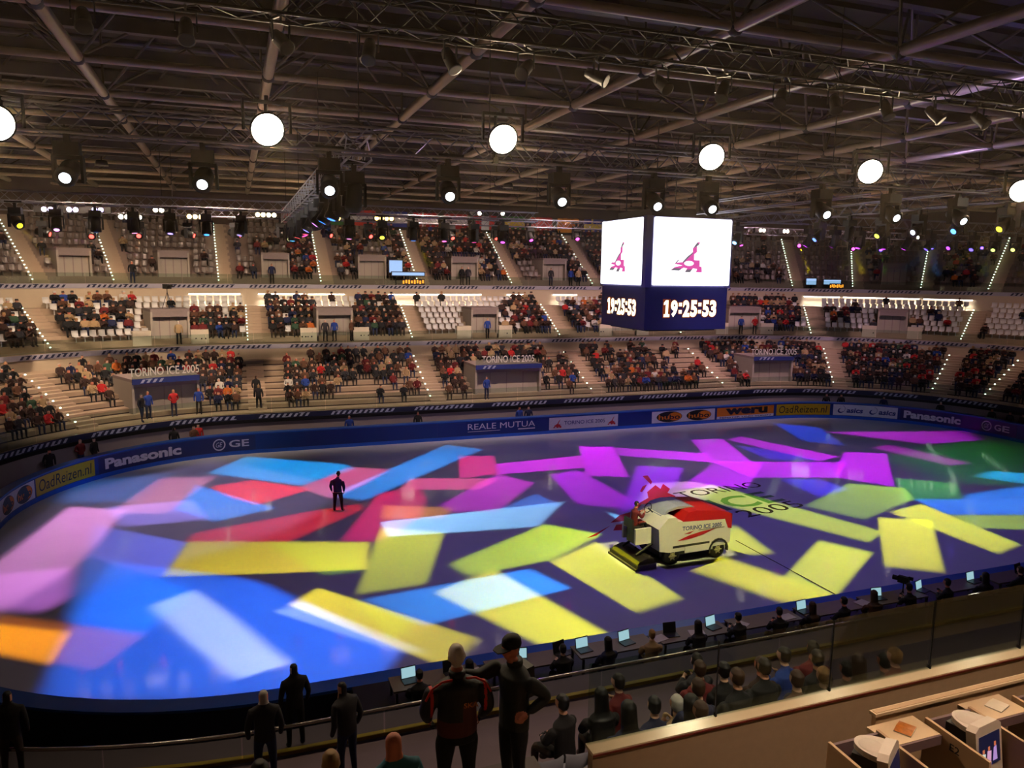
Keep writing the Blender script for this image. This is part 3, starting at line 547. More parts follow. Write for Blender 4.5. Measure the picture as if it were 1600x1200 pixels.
def on_board(mb, vs, fs, tc, w, z0, h, near=False, d=-.02, mi=0):
    P = []
    for x, y in vs:
        p, _ = pt(tc + (x - .5) * w / (RR / 17.19 if RA < abs(tc) < RA + 27 else 1), d, near); P.append((p.x, p.y, z0 + y * h))
    mb.add(P, fs, mi)
def tl(t):  # metres along the board from mid-rink
    a = abs(t); s = 1 if t >= 0 else -1
    return t if a <= RA else s * (RA + (a - RA) * RR / 17.19)
def advert(t0, t1, bg, label, z0=AH, z1=AT):
    mb = MB(); arcbox(mb, t0, t1, -.015, .01, z0, z1); o = mb.build('advert_panel', bg, bar); o['label'] = label; return o
def ad_text(o, s, t0, t1, z0, z1, m, bold=0., shear=0., name='lettering'):
    mb = MB(); tc = (t0 + t1) / 2; vs, fs = text2d(s, bold, shear)
    P = []
    for x, y in vs:
        p, _ = pt(t0 + (t1 - t0) * x, -.032); P.append((p.x, p.y, z0 + y * (z1 - z0)))
    mb.add(P, fs); return mb.build(name, m, o)
def disc_on(o, tc, zc, rw, rh, m, n=24, d=-.034, name='emblem', ring=0.):
    mb = MB(); k = RR / 17.19 if RA < abs(tc) < RA + 27 else 1
    def q(a, f): p, _ = pt(tc + math.cos(a) * rw * f / k, d); return (p.x, p.y, zc + math.sin(a) * rh * f)
    A = [2 * math.pi * i / n for i in range(n)]
    if ring:
        mb.add([q(a, 1) for a in A] + [q(a, ring) for a in A], [(i, (i + 1) % n, n + (i + 1) % n, n + i) for i in range(n)])
    else: mb.add([q(a, 1) for a in A], [tuple(range(n))])
    return mb.build(name, m, o)
p_navy = mat('advert_navy', (34, 36, 96), .4); p_white = mat('advert_white_print', (236, 228, 244), .4); p_yel = mat('advert_yellow', (206, 166, 22), .4)
p_ora = mat('advert_orange', (232, 130, 28), .4); p_blk = mat('advert_black_print', (24, 22, 26), .4); p_whbg = mat('advert_white_panel', (232, 226, 236), .4); p_red = mat('advert_red_print', (196, 40, 48), .4); p_blue2 = mat('advert_blue_print', (40, 52, 130), .4)
def monogram(o, tc, zc, r):
    disc_on(o, tc, zc, r, r, p_white, ring=.80, name='monogram_ring')
    k = RR / 17.19 if RA < abs(tc) < RA + 27 else 1
    ad_text(o, 'GE', tc - r * .52 / k, tc + r * .52 / k, zc - r * .42, zc + r * .42, p_white, .0, .3, 'monogram')
for t0, t1, g0, g1, l in ((-33.9, -19.4, -23.3, -20.0, 'left'), (34.9, 47.4, 44.0, 46.9, 'right')):
    o = advert(t0, t1, p_navy, 'navy advert panel with pale maker name and round monogram')
    a, b_ = ((-33.3, -26.2) if l == 'left' else (35.3, 41.6))
    ad_text(o, 'Panasonic', a, b_, .42, 1.0, p_white, .045)
    monogram(o, g0 + .55, .70, .36); ad_text(o, 'GE', g0 + 1.45, g1, .48, .92, p_white, .02)
def travel(t0, t1):
    o = advert(t0, t1, p_yel, 'yellow advert panel with dark handwritten lettering'); d = t1 - t0
    ad_text(o, 'Oad', t0 + d * .05, t0 + d * .34, .42, 1.0, p_blk, .0, .1); ad_text(o, 'Reizen.nl', t0 + d * .36, t0 + d * .95, .42, .98, p_blk, .0, .1)
travel(-40.7, -34.3); travel(19.4, 26.7)
def hubo(t0, t1):
    o = advert(t0, t1, p_whbg, 'white advert panel with two orange and black ovals')
    k = RR / 17.19 if RA < abs((t0 + t1) / 2) < RA + 27 else 1; w = (t1 - t0) * k
    for f in (.27, .74):
        tc = t0 + (t1 - t0) * f
        disc_on(o, tc, .69, w * .2, .40, p_blk, name='oval'); disc_on(o, tc + .085 * w / k, .70, w * .105, .30, p_ora, d=-.04, name='oval_centre')
        for s_, x0, cm in (('hu', -.17, p_ora), ('bo', .0, p_blk)):
            mb = MB(); vs, fs = text2d(s_, .02)
            P = [(pt(tc + (x0 + x * .165) * w / k, -.046)[0], y) for x, y in vs]; mb.add([(p.x, p.y, .5 + y * .36) for p, y in P], fs); mb.build('lettering', cm, o)
hubo(-46.6, -40.9); hubo(8.2, 13.65)
o = advert(13.85, 19.1, p_ora, 'orange advert panel with heavy black lettering over a white strip')
ad_text(o, 'weru', 14.6, 18.5, .56, 1.05, p_blk, .05)
mb = MB(); arcbox(mb, 13.85, 19.1, -.022, -.016, AH, .46); mb.build('strip', p_whbg, o)
ad_text(o, 'FENSTER UND TÜREN', 14.1, 18.8, .30, .43, p_blue2, .02)
o = advert(-8.0, -.4, blue_face, 'blue advert panel with serif company name'); ad_text(o, 'REALE MUTUA', -5.9, -1.05, .62, 1.02, p_white, .0)
mb = MB(); arcbox(mb, -5.9, -3.6, -.024, -.018, .47, .5); arcbox(mb, -2.3, -1.05, -.024, -.018, .45, .52); mb.build('rule', p_white, o)
o = advert(.02, 5.4, p_whbg, 'white advert panel with show name between two red emblems'); ad_text(o, 'TORINO ICE 2005', 1.15, 4.35, .58, .84, p_blue2, .005)
EMB = [(.0, .0), (.2, .0), (.28, .16), (.42, .12), (.45, .0), (.65, .02), (.7, .14), (.78, .0), (1, .0), (.98, .22), (.86, .25), (.86, .4), (.66, .42), (.68, .62), (.78, .8), (.86, 1), (.74, .88), (.62, .7), (.52, .5), (.3, .36), (.12, .24), (.2, .2), (.08, .1)]
def emblem_on(o, t0, t1, z0, z1, m):
    mb = MB(); P = [(pt(t0 + (t1 - t0) * x, -.024)[0], z0 + (z1 - z0) * y) for x, y in EMB]
    mb.add([(p.x, p.y, z) for p, z in P], [tuple(range(len(P)))]); mb.build('emblem', m, o)
emblem_on(o, .3, .95, .38, .98, p_red); emblem_on(o, 4.55, 5.2, .38, .98, p_red)
o = advert(27.1, 34.6, p_whbg, 'white advert panel with blue swirl emblem and name, twice')
for f in (.03, .53):
    t0 = 27.1 + 7.5 * f; mb = MB(); n = 40; V = []
    for i in range(n):
        a = i / (n - 1); ang = 2.2 + a * 5.6; r_ = .12 + .2 * a; th = .045 * math.sin(math.pi * min(1, a * 1.3 + .1)) + .01
        for s in (-1, 1):
            x = .45 + (r_ + s * th) * math.cos(ang) * 1.1 + .25 * (r_ + s * th) * math.sin(ang); z = .70 + (r_ + s * th) * math.sin(ang)
            p, _ = pt(t0 + x / .62, -.032); V.append((p.x, p.y, z))
    mb.add(V, [(2 * i, 2 * i + 1, 2 * i + 3, 2 * i + 2) for i in range(n - 1)]); mb.build('swirl_emblem', p_blue2, o)
    ad_text(o, 'asics', t0 + 1.4, t0 + 3.35, .48, .86, p_blue2, .035, .15)

# ---------------------------------------------------------------- hanging video cube
SX, SY, SA, SB, SZT, SZB = -2.66, -2.03, 4.63, 4.51, 13.65, 10.57
cube_m = mat('cube_frame_paint', (120, 114, 170), .45, var=.05); cube_d = mat('cube_dark_panel', (62, 60, 120), .5, var=.1)
screen_m = glow('screen_white_glow', (250, 253, 255), 2.2)
pink_m = mat('screen_pink', (10, 10, 10), .3, emit=(226, 82, 168), estr=1.0); grey_m = mat('screen_grey', (10, 10, 10), .3, emit=(120, 110, 120), estr=.9)
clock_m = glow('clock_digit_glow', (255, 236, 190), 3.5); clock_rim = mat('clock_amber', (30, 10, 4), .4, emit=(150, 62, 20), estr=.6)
cx, cy = SX + SA / 2, SY + SB / 2
cube = thing('video_cube', 'hanging four-sided video cube with white screens and a 19:25:53 clock', 'scoreboard', (cx, cy, SZB))
def cz(z): return z - SZB
mb = MB(); mb.box((0, 0, cz((SZT + SZB) / 2)), (SA - .16, SB - .16, SZT - SZB + .1)); mb.build('upper_housing', cube_m, cube)
for sx in (-1, 1):
    for sy in (-1, 1):
        mb = MB(); mb.box((sx * (SA / 2 - .16), sy * (SB / 2 - .16), cz((SZT + SZB) / 2)), (.32, .32, SZT - SZB + .16)); mb.build('corner_post', cube_m, cube)
mb = MB(); ins = .14; mb.box((0, 0, cz(9.52)), (SA - 2 * ins + .1, SB - 2 * ins + .1, 1.98)); mb.build('lower_housing', cube_d, cube)
mb = MB(); mb.box((0, 0, cz(8.5)), (SA - .9, SB - .9, .1)); mb.build('base_tray', darkpaint, cube); mb = MB(); mb.box((0, 0, cz(SZT + .25)), (SA - 1.2, SB - 1.2, .4)); mb.build('top_frame', darkpaint, cube)
PEAK = [(.555, .35), (.59, .345), (.575, .39), (.55, .41), (.553, .50), (.52, .53), (.52, .615), (.595, .62), (.596, .71), (.625, .72), (.63, .80), (.55, .80), (.562, .75), (.51, .742), (.475, .80), (.405, .80), (.433, .742), (.385, .735), (.333, .778), (.22, .775), (.27, .727), (.37, .70), (.27, .677), (.297, .66), (.368, .652), (.425, .573), (.497, .50), (.497, .445), (.54, .37)]
def face(ax, org, ux, w, name):
    F = frame(org, ux, (0, 0, 1)); H = SZT - SZB
    r = .08; mb = MB(); pl = []
    for qx, qz, a0 in ((w - r, r, -90), (w - r, H - r, 0), (r, H - r, 90), (r, r, 180)):
        for a in range(0, 91, 30): pl.append((qx + r * math.cos(math.radians(a0 + a)), qz + r * math.sin(math.radians(a0 + a))))
    mb.prism(pl, .05, F); s = mb.build('screen', screen_m, cube); s['label'] = 'glowing white video screen'
    mb = MB(); G = F @ Matrix.Translation((0, 0, .055)); mb.add([G @ Vector((x * w, (1 - y) * H, 0)) for x, y in PEAK], [tuple(range(len(PEAK) - 1, -1, -1))])
    mb.build('show_emblem', pink_m, s)
    mb = MB(); G = F @ Matrix.Translation((0, 0, .06))
    el = [(.455 + .062 * math.cos(a * math.pi / 10), .668 + .036 * math.sin(a * math.pi / 10)) for a in range(20)]
    mb.add([G @ Vector((x * w, (1 - y) * H, 0)) for x, y in el], [tuple(range(19, -1, -1))]); mb.build('emblem_eye', screen_m, s)
    mb = MB()
    for pl in ([(.555, .35), (.575, .39), (.55, .41), (.497, .445), (.54, .37)], [(.38, .525), (.43, .49), (.41, .505)], [(.497, .50), (.425, .573), (.368, .652), (.39, .655), (.44, .59), (.5, .52)], [(.27, .677), (.31, .62), (.33, .615), (.3, .66)],
               [(.22, .775), (.27, .74), (.36, .745), (.333, .778)], [(.405, .80), (.43, .76), (.5, .755), (.475, .80)]):
        mb.add([G @ Vector((x * w, (1 - y) * H, 0)) for x, y in pl], [tuple(range(len(pl)))])
    mb.build('emblem_shading', grey_m, s)
    # clock
    lw = 2.95 if ax == 'x' else 2.9
    K = frame(Vector(org) + Vector(ux) * (w / 2 - lw / 2 + .05) + Vector((0, 0, 9.5 - .39 - SZB)), ux, (0, 0, 1)) @ Matrix.Translation((0, 0, -.055))
    mb = MB(); pl = [(-.12, -.1), (lw + .12, -.1), (lw + .12, .88), (-.12, .88)]; 
    c = MB(); mb = MB(); X = 0.
    for ch in '19:25:53':
        if ch == ':':
            for zz in (.16, .5): c.prism([(X + .04, zz), (X + .2, zz), (X + .2, zz + .16), (X + .04, zz + .16)], .004, K @ Matrix.Translation((0, 0, .02))); mb.prism([(X, zz - .04), (X + .24, zz - .04), (X + .24, zz + .2), (X, zz + .2)], .004, K @ Matrix.Translation((0, 0, .01)))
            X += .25
        else:
            w_ = .36; x_ = X + .02
            if ch == '1':
                c.prism([(X + .06, 0), (X + .36, 0), (X + .36, .13), (X + .28, .13), (X + .28, .78), (X + .16, .78), (X + .05, .66), (X + .05, .56), (X + .15, .6), (X + .15, .13), (X + .06, .13)], .004, K @ Matrix.Translation((0, 0, .02)))
                mb.prism([(X, -.05), (X + .41, -.05), (X + .41, .83), (X, .83)], .004, K @ Matrix.Translation((0, 0, .01)))
            else:
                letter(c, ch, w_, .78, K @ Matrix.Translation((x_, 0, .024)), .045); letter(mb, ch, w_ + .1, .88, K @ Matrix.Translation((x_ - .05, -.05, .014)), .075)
            X += .408
    d = c.build('clock_digits', clock_m, cube); mb.build('clock_halo', clock_rim, d)
g = .38
face('x', (-SA / 2 + g, -SB / 2 + .04, 0.02), (1, 0, 0), SA - g - .08, 'front'); face('y', (-SA / 2 + .04, SB / 2 - .08, .02), (0, -1, 0), SB - g - .08, 'side')
face('x', (SA / 2 - g, SB / 2 - .04, 0.02), (-1, 0, 0), SA - g - .08, 'back'); face('y', (SA / 2 - .04, -SB / 2 + .08, .02), (0, 1, 0), SB - g - .08, 'side')
for sx in (-1, 1):
    for sy in (-1, 1):
        mb = MB(); mb.tube((sx * 1.4, sy * 1.4, cz(SZT + .4)), (sx * 1.4, sy * 1.4, cz(18)), .03, 6); mb.build('suspension_cable', darkpaint, cube)

# ---------------------------------------------------------------- ice resurfacing machine, its rear (with the driver) towards the left
z_white = mat('machine_white_paint', (222, 218, 200), .3, var=.04); z_red = mat('machine_red_paint', (190, 30, 30), .35, var=.08); z_dark = mat('machine_dark_parts', (40, 36, 34), .5)
tyre = mat('studded_tyre_rubber', (20, 19, 19), .8); hub_m = mat('wheel_hub_paint', (186, 178, 130), .4, .3); chrome = mat('polished_tank_lid', (205, 210, 228), .2, .45)
zam = thing('ice_resurfacer', 'white and red ice resurfacing machine driving across the ice', 'ice resurfacer', (-3.9, -7.62, 0), math.radians(2.5))
# local frame: +x forward (right in the photo), near flank at y = -.95
mb = MB(); side = [(-1.55, .62), (-1.1, .52), (1.6, .52), (1.75, .62), (1.75, 1.35), (1.6, 1.62), (-.75, 1.72), (-.85, 1.9), (-1.2, 1.9), (-1.62, 1.5)]
mb.prism(side, 1.9, Matrix(((1, 0, 0, 0), (0, 0, -1, .95), (0, 1, 0, 0), (0, 0, 0, 1)))); body = mb.build('body', z_white, zam)
mb = MB(); hood = [(-.55, 1.7), (1.45, 1.58), (1.62, 1.2), (1.79, 1.16), (1.8, 1.76), (1.2, 1.96), (.1, 2.08), (-.3, 2.05)]
mb.prism(hood, 1.92, Matrix(((1, 0, 0, 0), (0, 0, -1, .96), (0, 1, 0, 0), (0, 0, 0, 1)))); mb.build('snow_tank_hood', z_red, zam)['label'] = 'red snow tank hood'
mb = MB(); lid = [(-1.25, 1.86), (-.95, 2.08), (-.45, 2.17), (.1, 2.13), (.6, 1.96), (.45, 1.92), (-.1, 2.04), (-.5, 2.06), (-.9, 1.98), (-1.12, 1.84)]
mb.prism(lid, 1.25, Matrix(((1, 0, 0, 0), (0, 0, -1, .75), (0, 1, 0, 0), (0, 0, 0, 1)))); mb.build('water_tank_cover', chrome, zam)['label'] = 'shiny curved tank cover'
for x in (-.95, 1.18):
    for y in (-.78, .78):
        r = .36; W = Matrix.Translation((x, y, r)) @ Matrix.Rotation(math.pi / 2, 4, 'X')
        mb = MB(); mb.lathe([(.14, -.15), (r - .05, -.155), (r, -.1), (r, .1), (r - .05, .155), (.14, .15)], 24, 0, W); w = mb.build('wheel', tyre, zam)
        mb = MB(); mb.lathe([(.05, -.17), (.12, -.165), (.16, -.1), (.16, .1), (.12, .165), (.05, .17)], 16, 0, W)
        for q in range(6):
            a = q * math.pi / 3; mb.tube(W @ Vector((.03 * math.cos(a), .03 * math.sin(a), .17)), W @ Vector((.17 * math.cos(a), .17 * math.sin(a), .172)), .02, 5)
        mb.build('hub', hub_m, w)
for y in (-.97,):
    mb = MB(); A = [(1.18 + .47 * math.cos(math.radians(a)), .36 + .47 * math.sin(math.radians(a))) for a in range(-10, 191, 20)] + [(1.18 + .40 * math.cos(math.radians(a)), .36 + .40 * math.sin(math.radians(a))) for a in range(190, -11, -20)]
    mb.prism(A, .1, Matrix(((1, 0, 0, 0), (0, 0, -1, -.9), (0, 1, 0, 0), (0, 0, 0, 1)))); mb.build('wheel_arch', z_dark, zam)
mb = MB(); mb.box((-.1, -.955, .72), (1.7, .02, .09)); mb.box((.1, 0, .42), (3.0, 1.5, .22)); mb.build('chassis_trim', z_dark, zam)
mb = MB(); mb.box((.25, -.962, .55), (1.3, .03, .26)); mb.build('running_board', z_white, zam)
mb = MB(); mb.prism([(-.75, .95), (-.2, 1.12), (.35, 1.2), (1.0, 1.25), (.45, 1.08), (-.1, .98)], .012, frame((0, -.952, 0), (1, 0, 0), (0, 0, 1))); mb.prism([(-.45, 1.2), (.0, 1.28), (-.2, 1.18)], .012, frame((0, -.952, 0), (1, 0, 0), (0, 0, 1))); mb.build('flash_mark', z_red, body)
mb = MB(); letter(mb, 'TORINO ICE 2005', 1.85, .17, frame((-.55, -.957, 1.33), (1, -0, -.02), (0, 0, 1)), .02); mb.build('lettering', p_blue2, body)
mb = MB(); mb.prism([(.2, 1.27), (1.45, 1.25), (1.45, 1.27), (.2, 1.29)], .008, frame((0, -.952, 0), (1, 0, 0), (0, 0, 1))); mb.build('trim_line', z_dark, body)
# driver's stand: seat, panel, wheel
mb = MB(); mb.box((-2.1, 0, 1.42), (.5, .6, .1)); mb.box((-2.36, 0, 1.58), (.08, .6, .36)); mb.box((-2.0, 0, 1.08), (.5, .6, .6)); mb.build('driver_seat', z_dark, zam)
for s_ in (-1, 1): mb = MB(); mb.box((-2.0, s_ * .45, 1.14), (.7, .1, .62)); mb.build('seat_side', z_white, zam)
mb = MB(); mb.tube((-1.3, 0, 1.88), (-1.5, 0, 2.06), .03, 6)
for k in range(14):
    a, b_ = 2 * math.pi * k / 14, 2 * math.pi * (k + 1) / 14; q = lambda a: (-1.52 + .09 * math.cos(a), .2 * math.sin(a), 2.08 + .17 * math.cos(a))
    mb.tube(q(a), q(b_), .018, 5)
mb.build('steering_wheel', black, zam)
# conditioner behind
mb = MB(); mb.box((-2.15, 0, .13), (.85, 2.0, .18)); mb.prism([(-.36, 0), (.38, 0), (.38, .16), (.1, .2), (-.26, .1)], 1.9, Matrix(((1, 0, 0, -2.15), (0, 0, -1, .95), (0, 1, 0, .23), (0, 0, 0, 1)))); [mb.tube((-2.45, y_, .24), (-1.8, y_, .4), .04, 6) for y_ in (-.7, -.2, .3, .8)]
mb.build('conditioner', mat('conditioner_steel', (58, 52, 44), .45, .5, var=.4), zam)
mb = MB(); mb.box((-2.6, 0, .05), (.08, 2.05, .08)); mb.box((-2.15, -1.02, .13), (.85, .05, .2)); mb.build('towel_board', mat('board_grey', (88, 78, 78), .6), zam)
mb = MB(); mb.tube((-1.6, .5, .8), (-2.3, .5, .45), .05, 6); mb.tube((-1.6, -.5, .8), (-2.3, -.5, .45), .05, 6); mb.build('lift_arm', z_dark, zam)

# ---------------------------------------------------------------- lighting rig
truss_m = mat('truss_aluminium', (150, 146, 156), .35, .8, var=.1)
truss_dark = mat('truss_black_paint', (30, 27, 28), .5, .2); truss_glint = mat('truss_glint_white', (228, 226, 232), .3, .25)  # second one: white colour stands in for the glint of strong light
def truss(p0, p1, label, s=.5, truss_m=truss_m):
    p0, p1 = Vector(p0), Vector(p1); r = thing('lighting_truss', label, 'truss', p0)
    d = p1 - p0; L = d.length; ux = d.normalized(); uy = Vector((0, 0, 1)).cross(ux).normalized(); uz = ux.cross(uy)
    cs = [(a * s / 2, b * s / 2) for a, b in ((-1, -1), (1, -1), (1, 1), (-1, 1))]
    P = lambda x, c: ux * x + uy * c[0] + uz * c[1]
    for c in cs:
        mb = MB(); mb.tube(P(0, c), P(L, c), .03, 6); mb.build('chord', truss_m, r)
    mb = MB(); n = int(L / s)
    for k in range(4):
        a, b = cs[k], cs[(k + 1) % 4]
        for i in range(n):
            x0, x1 = i * L / n, (i + 1) * L / n
            mb.tube(P(x0, a if i % 2 else b), P(x1, b if i % 2 else a), .014, 4, caps=False)
    mb.build('lacing', truss_m, r)
    mb = MB(); k = max(2, int(L / 9))
    for i in range(k + 1):
        q = ux * (L * i / k); mb.tube(q + Vector((0, 0, s / 2)), (q.x, q.y, 18 - p0.z), .015, 4)
    mb.build('hanger', darkpaint, r)
    return r
truss((-34, -16, 13.75), (14, -16, 13.75), 'near truss along the rink carrying the six round floodlights')
truss((-34, -19, 15.35), (12, -19, 15.35), 'nearest truss along the rink carrying dark par cans', .5, truss_dark)
truss((-33, 16, 14.35), (44, 16, 14.5), 'far truss along the rink carrying red-eyed moving heads')
truss((-17.2, -13, 14.1), (-17.2, 14.5, 14.1), 'cross truss running away from the viewer left of the video cube', .6, truss_glint)
truss((-.6, -13, 14.0), (-.6, -3.2, 14.0), 'short cross truss just in front of the video cube')
truss((-33, 8, 14.2), (-4, 8, 14.2), 'mid truss along the rink left of the video cube')
truss((4, 2, 14.2), (38, 2, 14.2), 'mid truss along the rink right of the video cube')
truss((8, -12, 14.3), (8, 14, 14.3), 'cross truss running away from the viewer right of the video cube')

fix_m = mat('fixture_black_paint', (12, 11, 12), .5, var=.2)
# moving head: clamp and base, yoke, tilting head with a lens
mb = MB(); mb.box((0, 0, -.1), (.1, .12, .2)); mb.box((0, 0, 0), (.56, .56, .05)); mb.box((0, 0, -.32), (.42, .34, .24)); mh_base = mb.mesh('base', fix_m)
mb = MB(); mb.box((0, 0, -.47), (.52, .16, .07))
for s in (-1, 1): mb.box((s * .24, 0, -.7), (.05, .16, .46))
mh_yoke = mb.mesh('yoke', fix_m)
mb = MB(); mb.lathe([(.06, .32), (.15, .28), (.18, .1), (.17, -.12), (.19, -.16), (.19, -.3), (.15, -.31)], 14); mh_head = mb.mesh('head', fix_m)
mb = MB(); mb.lathe([(.005, -.318), (.1, -.316), (.1, -.31), (.005, -.31)], 14); mh_lens = mb.mesh('lens', fix_m)
lens_mats = {}
def lens_mat(c, s):
    k = (c, s)
    if k not in lens_mats: lens_mats[k] = glow('lens_glow_%d_%d_%d_%d' % (c + (int(s * 10),)), c, s)
    return lens_mats[k]
def moving_head(loc, target, lens, label, group, sc=1.35, drop=0):
    r = thing('moving_head_light', label, 'stage light', loc, 0, group); r.scale = (sc,) * 3
    place('base', mh_base, r)
    if drop:
        mb = MB(); mb.tube((0, 0, drop / sc), (0, 0, -.05), .03, 6); mb.build('drop_pole', fix_m, r)
    piv = Vector(loc) + Vector((0, 0, -.72 * sc)); dirv = (Vector(target) - piv)
    az = math.atan2(dirv.y, dirv.x) + math.pi / 2
    y = place('yoke', mh_yoke, r, None, (0, 0, az))
    tilt = math.atan2(math.hypot(dirv.x, dirv.y), -dirv.z)
    h = place('head', mh_head, r, (0, 0, -.72), (-tilt, 0, az))
    place('lens', mh_lens, h, None, None, [lens])
    return piv + dirv.normalized() * .35 * sc, dirv.normalized()
FX = []       # fixture positions: (hang point, kind)
NEARX = [-23.05, -20.72, -18.3, -15.75, -13.1, -10.6, -9.05, -5.5, -3.1, -.6, 2.2, 4.6]
for x in NEARX: FX.append(((x, -16, 13.55), 'near'))
for x, z in zip([-30.0, -27.6, -25.2, -22.65, -20.1, -17.5, -14.75, -12.2, -9.4, -6.8, -3.7, -1.25, 2.2, 15.8, 21.3, 26.7, 29.6, 35.2, 41],
                [12.55, 12.57, 12.67, 12.7, 12.8, 12.88, 12.95, 13.0, 13.1, 13.12, 13.24, 13.2, 13.3, 13.3, 13.22, 13.1, 13.1, 13.38, 13.5]): FX.append(((x, 16, z + 1.25), 'far'))
for y in (-12, -10, -8, -6, -4, -2, 0, 2, 4, 6, 10, 11.5, 13): FX.append(((-17.2, y, 13.85), 'cross'))
for x in (-31, -29.4, -27.8, -26.2, -24.6, -23, -21.4, -19.8, -14.5, -12.8, -11.1, -9.4, -7.7, -6): FX.append(((x, 8, 13.95), 'mid'))
for x in (5.2, 10, 11.8, 13.6, 15.4, 17.2, 19, 20.8, 22.6, 24.4, 26.2, 29, 32): FX.append(((x, 2, 13.95), 'mid'))
for y in (-11, -9, -7, -5, -3, -1): FX.append(((8, y, 14.05), 'cross'))

def gobo_beam(P, quad, col, soft, base, watts_k):
    """real spot lamp with a shutter-cut beam: four or more framing edges in the lamp's own direction space"""
    cen = Vector((sum(q[0] for q in quad) / len(quad), sum(q[1] for q in quad) / len(quad), 0))
    L = bpy.data.lights.new('shuttered_beam', 'SPOT'); L.shadow_soft_size = .02; L.spot_blend = 0
    o = bpy.data.objects.new('shuttered_beam', L); C.objects.link(o); o.location = P
    ax = (cen - P).normalized(); q = ax.to_track_quat('-Z', 'Y'); o.rotation_euler = q.to_euler(); qi = q.inverted()
    half = max(ax.angle((Vector((x, y, 0)) - P).normalized()) for x, y in quad) + 2.0 * soft / (cen - P).length
    L.spot_size = min(math.radians(178), 2 * half)
    dist = (cen - P).length; cosi = -ax.z
    c = [max(0., a - b) for a, b in zip(lin(col), base)]; mxc = max(c); L.color = [x / mxc for x in c]
    L.energy = watts_k * mxc * dist * dist / cosi
    L.use_nodes = True; nt = L.node_tree; em = nt.nodes['Emission']
    tc = nt.nodes.new('ShaderNodeTexCoord'); prev = None
    n = len(quad); ar = sum(quad[i][0] * quad[(i + 1) % n][1] - quad[(i + 1) % n][0] * quad[i][1] for i in range(n))
    qd = quad if ar > 0 else quad[::-1]
    for i in range(n):
        A = qi @ (Vector(qd[i] + (0,)) - P); B = qi @ (Vector(qd[(i + 1) % n] + (0,)) - P)
        nrm = A.cross(B).normalized(); ctr = qi @ (cen - P)
        if nrm.dot(ctr) < 0: nrm = -nrm
        dp = nt.nodes.new('ShaderNodeVectorMath'); dp.operation = 'DOT_PRODUCT'; dp.inputs[1].default_value = nrm * GOBO_SIGN
        nt.links.new(tc.outputs['Normal'], dp.inputs[0])
        mr = nt.nodes.new('ShaderNodeMapRange'); mr.interpolation_type = 'SMOOTHSTEP'
        e = soft / dist; mr.inputs[1].default_value = -e * .5; mr.inputs[2].default_value = e * .5
        nt.links.new(dp.outputs['Value'], mr.inputs[0])
        if prev is None: prev = mr.outputs[0]
        else:
            mu = nt.nodes.new('ShaderNodeMath'); mu.operation = 'MULTIPLY'; nt.links.new(prev, mu.inputs[0]); nt.links.new(mr.outputs[0], mu.inputs[1]); prev = mu.outputs[0]
    nt.links.new(prev, em.inputs['Strength'])
    return o
GOBO_SIGN = 1.0; GOBO_K = 60.0
BASE = lin((66, 56, 92))
free = list(range(len(FX))); NEAR_T = {}
cn = {'near': 0, 'far': 0, 'cross': 0, 'mid': 0}
jobs = []
for quad, col, soft in GOBOS:
    cen = Vector((sum(q[0] for q in quad) / len(quad), sum(q[1] for q in quad) / len(quad), 0))
    jobs.append([cen, quad, col, soft])
asg = {}
for j, (cen, quad, col, soft) in enumerate(jobs):
    if not free: break
    k = min((i for i in free if FX[i][1] != 'near'), key=lambda i: (Vector(FX[i][0]) - cen).length + (6 if FX[i][1] == 'far' and cen.y < 4 else 0)); free.remove(k); asg[k] = j
white_lens = lens_mat((235, 245, 255), 7.0)
LBL = {'near': '%s moving head light from the left hanging with a white lens from the near truss', 'far': '%s moving head light from the left under the far truss',
       'cross': '%s moving head light from the viewer on the cross trusses', 'mid': '%s moving head light from the left on the mid trusses'}
num = ordn + ['thirteenth', 'fourteenth', 'fifteenth', 'sixteenth', 'seventeenth', 'eighteenth', 'nineteenth', 'twentieth', 'twenty-first', 'twenty-second', 'twenty-third', 'twenty-fourth', 'twenty-fifth', 'twenty-sixth', 'twenty-seventh', 'twenty-eighth', 'twenty-ninth', 'thirtieth']
for k, (loc, kd) in enumerate(FX):
    j = asg.get(k); cn[kd] += 1
    tgt = tuple(jobs[j][0]) if j is not None else (loc[0] - 1.5, -31, 4.5) if kd == 'near' else (loc[0], loc[1] * .3, 0)
    if kd == 'near': ln = white_lens
    elif kd == 'far': ln = lens_mat(((255, 60, 50) if loc[0] < -3 else (235, 60, 200) if loc[0] < 28 else (90, 60, 255)), 9.0)
    else: ln = lens_mat(jobs[j][2], 5.0) if j is not None else white_lens
    lab = LBL[kd] % num[cn[kd] - 1]
    P, dv = moving_head(loc, tgt, ln, lab, 'moving heads on the trusses', 1.0 if kd == 'near' else 1.2, (14.2 - loc[2]) if kd == 'far' else 0)
    if j is not None:
        c, quad, col, soft = jobs[j]; gobo_beam(P + dv * .1, quad, col, soft, BASE, GOBO_K)

gobo_beam(Vector((-5.5, -15.6, 13.0)), [(-6.7, -8.45), (-1.75, -8.45), (-1.3, -5.9), (-6.6, -5.6)], (190, 182, 120), .3, (0, 0, 0), GOBO_K)

